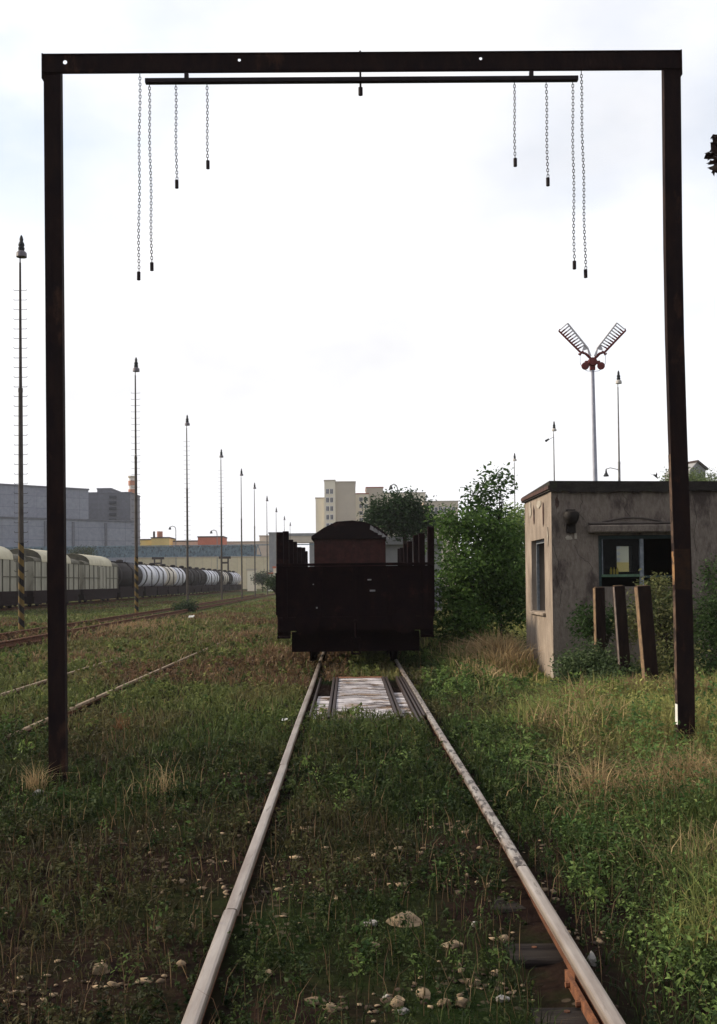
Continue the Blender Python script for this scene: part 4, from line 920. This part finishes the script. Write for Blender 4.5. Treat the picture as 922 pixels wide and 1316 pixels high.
def greencol(x, y):
    n = len(x); a = vnoise(x, y, 2.3); b_ = vnoise(x + 50, y, .6); c = lerp(GREEN_D, GREEN_M, np.clip(b_ * .8 + rng.uniform(-.2, .5, n), 0, 1))
    right = sstep(1.4, 3.4, x) ; c = c * (1 - .6 * (right * .9 + .15)[:, None] * 0) ; k = np.clip(right * (.35 + .6 * a) + rng.uniform(-.15, .15, n) + .25 * sstep(9, 16, y) * (x < 1) , 0, 1)
    c = c * (1 - k[:, None]) + np.asarray(GREEN_L)[None] * k[:, None]
    # rusty patches on the left flats, drier with distance
    r_ = np.clip(sstep(.50, .66, vnoise(x * .45, y * .25 + 7, 1.5)) * sstep(8, 15, y) * (x < 0) * .8 + sstep(.55, .75, vnoise(x + 9, y * .5, 1.1)) * .35, 0, .9)
    r_ = r_ * (rng.random(n) < .8)
    c = c * (1 - r_[:, None]) + np.asarray(RUST)[None] * r_[:, None]
    bed = 1 - .35 * (1 - sstep(.9, 1.5, x)) * (1 - sstep(9, 14, y)); return c * (rng.uniform(.6, 1.4, n) * bed)[:, None]  # plants around the track darkened, shade put into their colour
# short turf everywhere
x, y = scatter(380000, 2.4, 150)
dens = .22 + .78 * sstep(5.5, 10, y) + .5 * sstep(1.0, 2.0, x); dens *= .45 + .9 * vnoise(x, y, .8)
k = rng.random(len(x)) < dens; x, y = x[k], y[k]
n = len(x); right = sstep(1.1, 2.4, x) * (1 - sstep(22, 40, y))
h = (.07 + .09 * vnoise(x, y, .9) + right * (.06 + .22 * vnoise(x + 3, y, 1.6))) * rng.uniform(.5, 1.4, n) * (1 + .4 * sstep(20, 40, y) * (x > -8.5))
rail3 = (x < -8.2) & (x > -11); h = np.where(rail3, h * .4, h) * (.65 + .35 * sstep(4, 9, y))
h = np.where(np.abs(np.abs(x - TC) - GX) < .13, h * .55, h)
h = np.where((np.abs(x + 3.5) < .12) | (np.abs(x + 5.0) < .12), h * .35, h)
h = h * low_zone(x, y)
V, F, C = blades(x, y, h, np.maximum(.0045, .0011 * y) * rng.uniform(.6, 1.5, n), 1.1, greencol(x, y))
tag(npmesh('grass', V, F, 'blade', col=C), 'short green and rusty grass covering the rail yard', 'grass', kind='stuff')
# taller grass on the right
x, y = scatter(120000, 2.6, 26, 1.4)
k = (x > 1.3 + .8 * vnoise(x, y, .7)) & (rng.random(len(x)) < .06 + 1.0 * sstep(.40, .62, vnoise(x, y, .9)) + .35 * sstep(3.2, 4.5, x)); x, y = x[k], y[k]; n = len(x)
h = (.16 + .32 * vnoise(x + 20, y, 1.3)) * rng.uniform(.6, 1.25, n) * (.75 + .4 * sstep(6, 10, y)); h *= .4 + .6 * sstep(1.2, 1.9, x)
c = lerp((.055, .105, .03), GREEN_L, np.clip(.1 + .8 * vnoise(x, y, .8) + rng.uniform(-.3, .4, n), 0, 1.2)); dr = (rng.random(n) < .55 * sstep(.5, .75, vnoise(x + 40, y + 11, 1.2))); c[dr] = lerp(TAWNY, DRY, rng.random(dr.sum()))
h = h * low_zone(x, y)
V, F, C = blades(x, y, h, np.maximum(.005, .0011 * y) * rng.uniform(.7, 1.5, n), .9, c)
tag(npmesh('tall_grass', V, F, 'blade', col=C), 'tall mixed green grass on the bank right of the main track', 'grass', kind='stuff')
# dry straw patches
def straw_patch(cx, cy, rx, ry, n, hh, c0=TAWNY, c1=DRY, name=None, lab=None):
    a = rng.uniform(0, 2 * PI, n); q = np.minimum(np.abs(rng.normal(0, .62, n)), 1.9); x = cx + rx * q * np.cos(a); y = cy + ry * q * np.sin(a); k = ~inside(x, y) & (rng.random(n) < .15 + 1.5 * sstep(.35, .65, vnoise(x, y, .22))); x, y = x[k], y[k]; q = q[k]
    return x, y, hh * rng.uniform(.3, 1.15, len(x)) * (1 - .3 * q), lerp(c0, c1, rng.random(len(x))) * rng.uniform(.6, 1.15, len(x))[:, None]
parts = [straw_patch(2.75, 20.3, .75, 2.4, 5000, .85), straw_patch(2.2, 17.3, .3, 1.3, 900, .45), straw_patch(3.3, 12.8, .55, .6, 2200, .40, RUST, DRY), straw_patch(2.55, 12.2, .35, .8, 1300, .55),
         straw_patch(2.35, 7.6, .65, .7, 1900, .42), straw_patch(1.75, 7.7, .4, .9, 800, .42), straw_patch(1.9, 5.9, .5, .6, 380, .34), straw_patch(1.95, 4.2, .25, .35, 320, .3), straw_patch(3.9, 12.3, .8, .8, 1300, .45, RUST, TAWNY),
         straw_patch(-6, 24, 4, 6, 4000, .2, RUST, TAWNY), straw_patch(-3, 32, 3, 9, 3500, .3, RUST, TAWNY), straw_patch(-1.7, 24, 1.0, 4, 1500, .3, RUST, TAWNY), straw_patch(-8, 40, 4, 14, 4000, .3, TAWNY, TAWNY)]
x, y, h, c = [np.concatenate([p[i] for p in parts]) for i in range(4)]
h = h * low_zone(x, y)
V, F, C = blades(x, y, h, np.maximum(.003, .0008 * y) * rng.uniform(.5, 1.6, len(x)), 1.3, c)
tag(npmesh('dry_grass', V, F, 'blade', col=C), 'patches of dry straw coloured and rusty grass', 'dry grass', kind='stuff')
for (px, py, r_, n, hh, lab) in ((213, 1018, .24, 260, .40, 'pale straw tuft standing alone in the weeds left of the left rail'), (45, 1015, .12, 150, .30, 'small straw tuft at the foot of the left gauge post'), (155, 940, .12, 90, .3, 'thin tuft of reddish stalks right of the left gauge post')):
    p = on(px, py, -.08); x, y, h, c = straw_patch(p.x, p.y, r_, r_, n, hh)
    if 'reddish' in lab: c = c * np.array([.6, .4, .4])
    V, F, C = blades(x, y, h, np.full(len(x), .006), 1.1, c); V = V - np.array([p.x, p.y, 0]); o = npmesh('grass_tuft', V, F, 'blade', col=C); o.location = (p.x, p.y, 0); tag(o, lab, 'grass tuft', 'dry grass tufts')
# leafy weeds
def weeds(x, y, h, nl, ls, col, spread=.35):
    n = len(x); z = ground_z(x, y); pid = np.repeat(np.arange(n), nl); m_ = len(pid); f = rng.uniform(.15, 1, m_); a = rng.uniform(0, 2 * PI, m_)
    rad = spread * h[pid] * (1.1 - .7 * f) * rng.uniform(.3, 1, m_); lx, ly = rng.normal(0, .18, n) * h, rng.normal(0, .18, n) * h
    C = np.stack([x[pid] + lx[pid] * f + rad * np.cos(a), y[pid] + ly[pid] * f + rad * np.sin(a), z[pid] + f * h[pid]], 1)
    cc = col[pid] * rng.uniform(.7, 1.35, m_)[:, None]
    V, F, K = leaves(C, ls[pid] if not np.isscalar(ls) else ls, cc, up=.8)
    sx = np.stack([x, y, z - .01], 1); tp = sx + np.stack([lx, ly, h], 1); W = np.array([.002, 0, 0]) + np.zeros((n, 3)); W[:, 0] = np.maximum(.0015, .0004 * y)
    V2 = np.stack([sx - W, sx + W, tp], 1).reshape(-1, 3); i = np.arange(n) * 3 + len(V); F2 = np.stack([i, i + 1, i + 2], 1)
    return np.concatenate([V, V2]), np.concatenate([F, F2]), np.concatenate([K, np.repeat(col * .8, 3, 0)])
x, y = scatter(36000, 2.3, 45, 1.2)
d_ = (-.2 + 1.4 * vnoise(x, y, .6)) * (.5 + .5 * sstep(5.0, 7.5, y) + .6 * sstep(1, 1.6, x)) - .0 * y; d_ += .3 * sstep(1, 2, x); k = rng.random(len(x)) < d_; x, y = x[k], y[k]; n = len(x)
h = (.05 + .12 * rng.random(n) ** 2 + .14 * sstep(1.1, 2.2, x) * rng.random(n)) * (1 + .3 * sstep(6, 12, y)); h = np.where(np.abs(np.abs(x - TC) - GX) < .12, h * .6, h)
xb, yb = scatter(26000, 2.3, 10, 1.0); kb = rng.random(len(xb)) < (-.5 + 1.7 * vnoise(xb + 5, yb, .5)) * (.45 + .55 * sstep(5.2, 7.5, yb) + .6 * sstep(1, 1.6, xb)); xb, yb = xb[kb], yb[kb]
hb_ = .03 + .11 * rng.random(len(xb)) ** 1.6; hb_ = np.where(np.abs(np.abs(xb - TC) - GX) < .12, hb_ * .5, hb_)
x, y, h = np.concatenate([x, xb]), np.concatenate([y, yb]), np.concatenate([h, hb_]); n = len(x); h = h * low_zone(x, y)
V, F, C = weeds(x, y, h, 13, np.maximum(.018, .0045 * y ** .85) * rng.uniform(.7, 1.6, n), greencol(x, y) * 1.15)
V0, F0, C0 = V, F, C
xl, yl = scatter(11000, 2.6, 26, 1.2); kl = rng.random(len(xl)) < .03 + (-.25 + 1.6 * vnoise(xl + 31, yl, .75)) * sstep(.95, 1.5, xl) * (1 - .35 * sstep(2.6, 3.6, xl)); kl &= ~((yl < 4.4) & (xl < .9)); xl, yl = xl[kl], yl[kl]; nl_ = len(xl)
kk = np.abs(np.abs(xl - TC) - GX) > .24; xl, yl = xl[kk], yl[kk]; nl_ = len(xl)
hl = rng.uniform(.08, .22, nl_) + .34 * sstep(1.2, 2.4, xl) * rng.random(nl_)
hl = hl * low_zone(xl, yl)
V1, F1, C1 = weeds(xl, yl, hl, 26, rng.uniform(.018, .034, nl_) * np.maximum(1, yl / 6.5), lerp((.048, .100, .030), (.19, .27, .075), np.clip(vnoise(xl, yl, 1.0) * .9 + rng.uniform(-.35, .35, nl_), 0, 1)) * (.75 + .25 * sstep(.9, 1.5, xl))[:, None], .6)
V, F, C = np.concatenate([V0, V1]), np.concatenate([F0, F1 + len(V0)]), np.concatenate([C0, C1])
tag(npmesh('leafy_weeds', V, F, 'leaf', col=C), 'low broad leafed weeds spreading between and beside the rails', 'weeds', kind='stuff')
# dead stalks
x, y = scatter(5200, 2.8, 30, 1.2); n = len(x); h = rng.uniform(.12, .42, n) * (.55 + .6 * sstep(1, 2, x)); h = np.where(np.abs(x - TC) < .95, np.minimum(h, .3), h) * low_zone(x, y)
V, F, C = blades(x, y, h, np.maximum(.0025, .0007 * y), .5, lerp(RUST, TAWNY, rng.random(n)) * rng.uniform(.4, 1.1, n)[:, None])
tag(npmesh('dead_stalks', V, F, 'blade', col=C), 'thin brown dead stalks sticking out of the weeds', 'dead stalks', kind='stuff')

# shrubs and trees
def crown(blobs, n, ls, c0, c1, sub=None, hollow=.35, seed=0):
    """leaf cloud: blobs (cx,cy,cz,rx,ry,rz) broken into small sprays"""
    w_ = np.array([b_[3] * b_[4] * b_[5] for b_ in blobs]) ** .75; w_ /= w_.sum()
    ns = max(30, n // 26); bi = rng.choice(len(blobs), ns, p=w_); B = np.array(blobs)[bi]
    d = rng.normal(size=(ns, 3)); d /= np.linalg.norm(d, axis=1)[:, None]; q = hollow + (1 - hollow) * rng.random(ns) ** .55; q *= rng.uniform(.72, 1.08, ns)
    S = B[:, :3] + d * B[:, 3:] * q[:, None]; si = rng.integers(0, ns, n); sr = ls * 2.1
    C = S[si] + np.clip(rng.normal(size=(n, 3)), -1.7, 1.7) * np.array([sr, sr, sr * .7])
    base = lerp(c0, c1, rng.random(ns)); col = base[si] * rng.uniform(.7, 1.35, n)[:, None]
    return leaves(C, ls, col, up=.6) + (S,)
def plant(name, lab, cat, loc, blobs, n, ls, c0, c1, trunk_r=.05, group=None, limbs=14, crownname='crown', hollow=.35, base=None):
    r_ = thing(name, lab, cat, loc, group=group)
    V, F, C, S = crown(blobs, n, ls, c0, c1, hollow=hollow); V[:, 2] = np.maximum(V[:, 2], -.03)
    npmesh(crownname, V, F, 'leaf', r_, C)
    mb = MB(); top = max(b_[2] for b_ in blobs); cx = np.mean([b_[0] for b_ in blobs]); cy = np.mean([b_[1] for b_ in blobs]); fork = Vector((cx * .3, cy * .3, top * .4 if base is None else base))
    mb.bar((0, 0, -.2), fork, trunk_r, trunk_r * .7, 7)
    for s_ in S[rng.integers(0, len(S), limbs)]:
        s_ = Vector(s_); mid = fork.lerp(s_, .5) + Vector((random.uniform(-.1, .1), random.uniform(-.1, .1), .08)); mb.bar(fork, mid, trunk_r * .5, trunk_r * .3, 5).bar(mid, s_, trunk_r * .3, trunk_r * .08, 5)
    mb.build('stem' if crownname == 'foliage' else 'trunk', 'bark', r_); return r_
GD, GM, GL = (.022, .050, .015), (.060, .115, .030), (.10, .17, .045)
def B_(px, py, Y, rpx, rpy, ry, loc):
    p = at(px, py, Y); s = Y / 1390.; return (p.x - loc[0], p.y - loc[1], p.z, rpx * s, ry, rpy * s)
lc = (2.9, 24.2, 0)
plant('bush', 'large dense dark green bush right beside the black wagon', 'bush', lc, [B_(592, 745, 23.8, 36, 55, .9, lc), B_(640, 735, 24.2, 34, 55, 1.0, lc), B_(588, 690, 24.4, 26, 26, .8, lc), B_(612, 672, 24.4, 18, 18, .6, lc), B_(572, 668, 24.2, 11, 12, .5, lc), B_(648, 684, 24.4, 14, 16, .5, lc), B_(640, 712, 24.6, 34, 32, .8, lc), B_(600, 800, 23.2, 42, 34, .7, lc), B_(655, 770, 24, 28, 45, .8, lc)], 17000, .105, (.028, .06, .016), (.11, .19, .045), .07, hollow=.2, limbs=30)
lc = (3.6, 25.5, 0); s_ = 25.5 / 1390
plant('sapling', 'slender young tree top with sparse leaves rising above the dark bush', 'tree', lc, [B_(622, 660, 25.5, 12, 14, .25, lc), B_(618, 645, 25.5, 9, 8, .2, lc), B_(628, 634, 25.5, 9, 7, .2, lc), B_(637, 622, 25.5, 9, 6, .15, lc), B_(641, 613, 25.5, 6, 4, .12, lc), B_(630, 676, 25.5, 18, 10, .4, lc), B_(597, 655, 25.5, 8, 4, .2, lc), B_(652, 616, 25.5, 5, 3, .1, lc)], 1700, .12, GD, GM, .04, base=2.6, limbs=20, hollow=.05)
lc = (6.5, 33, 0)
plant('tree', 'lighter green bushy tree between the dark bush and the hut', 'tree', lc, [B_(662, 672, 33, 26, 22, 1.2, lc), B_(690, 690, 33, 40, 45, 1.4, lc), B_(640, 700, 33, 24, 30, 1.2, lc), B_(672, 740, 33, 34, 40, 1.4, lc)], 15000, .10, (.10, .16, .05), (.19, .26, .08), .08)
lc = (3.0, 55, 0)
plant('tree', 'dark round crowned tree above the wagons in front of the pale buildings', 'tree', lc, [B_(510, 657, 55, 20, 12, 1.2, lc), B_(487, 662, 55, 12, 9, 1.0, lc), B_(537, 662, 55, 16, 9, 1.0, lc), B_(515, 672, 55, 36, 8, 1.2, lc), B_(498, 645, 55, 8, 7, .6, lc), B_(524, 644, 55, 8, 8, .6, lc), B_(508, 640, 55, 6, 5, .5, lc), B_(553, 673, 55, 10, 7, .7, lc), B_(480, 650, 55, 7, 5, .5, lc), B_(541, 650, 55, 8, 5, .5, lc), B_(478, 673, 55, 9, 6, .6, lc), B_(525, 680, 55, 36, 9, 1.2, lc)], 11000, .17, (.022, .042, .02), (.04, .075, .03), .16, base=4.2, hollow=.15)
for (px, py, Yd, rx_, rz_, lab) in ((872, 612, 90, 12, 9, 'light green treetop touching the left side of the right gauge post above the hut roof'), (905, 617, 110, 32, 16, 'yellow green treetop around the gable house at the right edge')):
    p = at(px, py, Yd); lc = (p.x, Yd, 0); plant('tree', lab, 'tree', lc, [B_(px, py + 3, Yd, rx_, rz_, 2, lc), B_(px + 8, py + 14, Yd, rx_ * 1.3, rz_ * 1.3, 3, lc), B_(px - 4, py + 30, Yd, rx_ * 1.6, 26, 3, lc)], 6000, .26, (.07, .11, .045), (.15, .19, .07), .2, group='trees behind the hut')
for (px, py, Yd, rx_, rz_, lab) in ((338, 742, 200, 9, 6, 'dark green bush near the far concrete tower'), (108, 712, 235, 18, 9, 'dark tree in front of the panel annex, over the wagon roofs'), (360, 748, 60, 14, 6, 'low bush left of the black wagon end'), (240, 782, 62, 10, 6, 'low dark bush beside the third lamp mast foot')):
    p = at(px, py, Yd); lc = (p.x, Yd, 0); plant('bush' if Yd != 235 else 'tree', lab, 'bush' if Yd != 235 else 'tree', lc, [B_(px, py, Yd, rx_, rz_, rx_ * Yd / 1390, lc), B_(px - rx_ * .6, py + 2, Yd, rx_ * .6, rz_ * .8, 1, lc)], 2500, max(.12, Yd * .0014), (.02, .035, .018), (.045, .07, .03), .1)
# shrubs before the hut
lc = (3.6, 15.6, 0)
plant('shrub', 'low dense grey green shrub at the hut corner in front of the posts', 'shrub', lc, [B_(758, 858, 15.8, 38, 30, .5, lc), B_(800, 870, 15.3, 34, 24, .45, lc), B_(742, 868, 15.8, 28, 24, .4, lc), B_(790, 880, 15, 46, 18, .4, lc)], 11000, .055, (.035, .058, .026), (.10, .14, .06), .03, group='shrubs in front of the hut', limbs=16)
lc = (4.0, 16.9, 0)
plant('shrub', 'small dark shrub against the hut wall left of the posts', 'shrub', lc, [B_(757, 800, 17, 18, 24, .3, lc), B_(785, 800, 17.2, 16, 24, .3, lc)], 2200, .06, (.02, .04, .015), (.045, .085, .025), .03, group='shrubs in front of the hut')
lc = (4.5, 14.8, 0)
plant('shrub', 'tall loose shrub with yellowish leaves between the tallest sleeper post and the right gauge post', 'shrub', lc, [B_(852, 800, 15.2, 22, 50, .5, lc), B_(815, 800, 15.8, 14, 34, .4, lc), B_(862, 860, 14.6, 30, 40, .5, lc), B_(845, 765, 15.6, 22, 24, .35, lc)], 6500, .06, (.035, .055, .02), (.17, .17, .07), .03, group='shrubs in front of the hut', limbs=22, hollow=.1)
lc = (6.4, 16.4, 0)
plant('shrub', 'tall green shrub against the hut wall right of the right gauge post', 'shrub', lc, [B_(915, 810, 16.4, 28, 50, .6, lc), B_(905, 870, 15.6, 36, 44, .6, lc), B_(950, 800, 16.4, 30, 70, .7, lc), B_(922, 745, 16.8, 12, 34, .3, lc)], 8500, .06, (.03, .055, .02), (.06, .10, .035), .04, group='shrubs in front of the hut', limbs=20)
# overhanging branch at the right picture edge
br = at(917, 196, 6.0); bt = thing('tree', 'branch end with dark leaves of a near tree poking in at the right edge', 'tree', (5.4, 6.6, gz(5.4, 6.6)))
tip = Vector((br.x - 5.4, br.y - 6.6, br.z - gz(5.4, 6.6)))
mb = MB().bar((0, 0, -.2), (0, 0, 3.2), .12, .08, 10).bar((0, 0, 3.2), (-.6, -.1, 4.2), .06, .04, 8).bar((-.6, -.1, 4.2), tip + Vector((.9, .25, .35)), .04, .02, 7).bar(tip + Vector((.9, .25, .35)), tip + Vector((.12, 0, .06)), .02, .006, 6).bar((0, 0, 3.2), (.6, .3, 4.6), .06, .03, 8)
mb.build('trunk', 'bark', bt)
C = np.concatenate([np.array(tip)[None] + np.clip(rng.normal(size=(170, 3)), -1.6, 1.6) * np.array([.028, .05, .055]) + np.array([.045, 0, 0]), np.array(tip)[None] + np.array([1.0, .25, .35]) + np.clip(rng.normal(size=(700, 3)), -1.8, 1.8) * np.array([.28, .4, .3]), np.array([.5, .4, 4.6]) + rng.normal(size=(2500, 3)) * np.array([.6, .7, .5])])
V, F, K = leaves(C, .06, np.tile(np.array([[.018, .012, .012]]), (len(C), 1)) * rng.uniform(.7, 1.6, len(C))[:, None], asp=.65)
npmesh('crown', V, F, 'leaf', bt, K)

# ------------------------------------------------------------------ stones
def stone_mesh(w_, d_, h_, seed):
    r_ = random.Random(seed); bm = bmesh.new(); bmesh.ops.create_icosphere(bm, subdivisions=2, radius=1)
    pl_ = [Vector((r_.uniform(-1, 1), r_.uniform(-1, 1), r_.uniform(-.6, 1))).normalized() for _ in range(9)]
    for v in bm.verts:
        for p in pl_:
            e = v.co.dot(p) - .55
            if e > 0: v.co -= p * e * .97
        v.co += Vector((r_.uniform(-1, 1), r_.uniform(-1, 1), r_.uniform(-1, 1))) * .05
        v.co = Vector((v.co.x * w_ / 2, v.co.y * d_ / 2, v.co.z * h_ / 2))
    me = bpy.data.meshes.new('stone'); bm.to_mesh(me); bm.free(); return me
stones = [(130, 1245, 26, 15, 't', 'largest tan stone on the left, near the bottom left corner'), (205, 1194, 14, 12, 't', 'small round tan stone in the dark soil left of the left rail'), (246, 1193, 8, 16, 't', 'narrow upright tan stone close to the left rail'),
    (232, 1237, 15, 9, 't', 'flat tan stone just left of the left rail near the bottom'), (146, 1264, 18, 9, 't', 'flat tan stone below the largest left one'), (50, 1016, 18, 9, 'g', 'pale lump at the foot of the left gauge post'),
    (521, 1184, 46, 16, 't', 'biggest flat tan stone between the rails'), (474, 1188, 20, 9, 'g', 'pale grey stone left of the biggest one between the rails'), (433, 1157, 14, 6, 't', 'small flat tan stone farthest up between the rails'),
    (480, 1215, 16, 8, 't', 'small tan stone below the pale grey stone between the rails'), (583, 1215, 28, 10, 't', 'long flat tan stone right of centre between the rails'), (609, 1188, 9, 9, 'g', 'small pale round stone near the right rail'),
    (424, 1297, 18, 11, 't', 'leftmost stone of the bottom row between the rails'), (496, 1283, 12, 9, 'g', 'small pale stone second in the bottom row'), (511, 1292, 25, 16, 't', 'squarish tan stone third in the bottom row'), (519, 1300, 18, 9, 'g', 'pale stone in front of the squarish one in the bottom row'),
    (543, 1281, 22, 14, 't', 'wedge shaped tan stone behind the bottom row'), (571, 1290, 18, 14, 't', 'rounded tan stone in the middle of the bottom row'), (593, 1291, 22, 16, 't', 'big rounded stone right of the middle in the bottom row'), (644, 1284, 20, 10, 'g', 'pale flat stone at the right end of the bottom row'),
    (590, 1242, 10, 8, 't', 'little tan stone alone above the bottom row'), (761, 1235, 15, 22, 'g', 'upright grey stone against the outer side of the right rail'), (346, 1250, 14, 10, 't', 'small tan stone just right of the left rail near the bottom')]
for i, (px, py, wp, hp, mt, lab) in enumerate(stones):
    p = on(px, py, -.07); s = p.y / 1390; wp *= 1.2; hp *= 1.25; me = stone_mesh(wp * s, wp * s * .9, hp * s * 1.05, i); me.materials.append(MATS['stone_tan' if mt == 't' else 'stone_grey'])
    o = bpy.data.objects.new('stone', me); COL.objects.link(o); z = gz(p.x, p.y); o.location = (p.x, p.y, max(z, -.10) + hp * s * .22); tag(o, lab, 'stone', 'pale stones on the trackbed')
# ballast grit as one mass
def grit(n, y0, y1, xr, sz):
    base = bmesh.new(); bmesh.ops.create_icosphere(base, subdivisions=1, radius=1); bv = np.array([v.co[:] for v in base.verts]); bf = np.array([[v.index for v in f.verts] for f in base.faces]); base.free()
    y = np.exp(rng.uniform(math.log(y0), math.log(y1), n)); x = rng.uniform(xr[0], xr[1], n); k = ~inside(x, y) & (rng.random(n) < sstep(.35, .7, vnoise(x, y, .45)) * (.5 + .5 * np.cos(y * 2 * PI / .72))); x, y = x[k], y[k]; n = len(x)
    s = sz * rng.lognormal(0, .45, n)[:, None, None] * np.stack([rng.uniform(.7, 1.4, n), rng.uniform(.7, 1.4, n), rng.uniform(.25, .6, n)], 1)[:, None, :]
    V = bv[None] * (1 + rng.uniform(-.42, .25, (n, len(bv), 1))) * s; a = rng.uniform(0, 2 * PI, n); ca_, sa = np.cos(a)[:, None], np.sin(a)[:, None]
    V = np.stack([V[..., 0] * ca_ - V[..., 1] * sa, V[..., 0] * sa + V[..., 1] * ca_, V[..., 2]], -1) + np.stack([x, y, ground_z(x, y) + .004], 1)[:, None, :]
    F = (bf[None] + (np.arange(n) * len(bv))[:, None, None]).reshape(-1, 3); col = lerp((.05, .035, .028), (.42, .31, .20), rng.random(n) ** 1.9)
    return V.reshape(-1, 3), F, np.repeat(col, len(bv), 0)
foliage_mat('grit', 0.0, .95)
V, F, C = grit(9000, 2.6, 11, (-2.6, 1.2), .012); tag(npmesh('ballast_gravel', V, F, 'grit', col=C), 'scattered dusty ballast gravel and grit in the near trackbed', 'gravel', kind='stuff')
for (px, py, lab) in ((366, 930, 'white scrap of paper left of the left rail'), (246, 795, 'white scrap near the low bush by the third lamp mast')):
    p = on(px, py, -.03); s = p.y / 1390; o = MB().add([(-4 * s, 0, 0), (3.4 * s, -1 * s, .4 * s), (4 * s, 1 * s, 3 * s), (-3 * s, 1.5 * s, 2.6 * s), (-4 * s, .3 * s, -.2 * s), (3.4 * s, -.6 * s, .1 * s), (4 * s, 1.4 * s, 2.8 * s), (-3 * s, 1.9 * s, 2.3 * s)], [(0, 1, 2, 3), (4, 5, 6, 7), (0, 1, 5, 4), (1, 2, 6, 5), (2, 3, 7, 6), (3, 0, 4, 7)]).build('paper_scrap', 'paper_white')
    o.location = (p.x, p.y, gz(p.x, p.y) + .10); tag(o, lab, 'litter', 'white scraps')

# ------------------------------------------------------------------ air
m = bpy.data.materials.new('haze'); m.use_nodes = True; MATS['haze'] = m; t = m.node_tree; t.nodes.clear()
o_ = t.nodes.new('ShaderNodeOutputMaterial'); pv = t.nodes.new('ShaderNodeVolumePrincipled'); pv.inputs['Color'].default_value = (.92, .94, 1, 1); pv.inputs['Density'].default_value = .00025
t.links.new(pv.outputs[0], o_.inputs['Volume'])
tag(MB().box(-3010, 3010, -610, 4510, -1.4, 45).build('haze', 'haze'), 'thin pale air between the near yard and the far buildings', 'haze', kind='stuff')
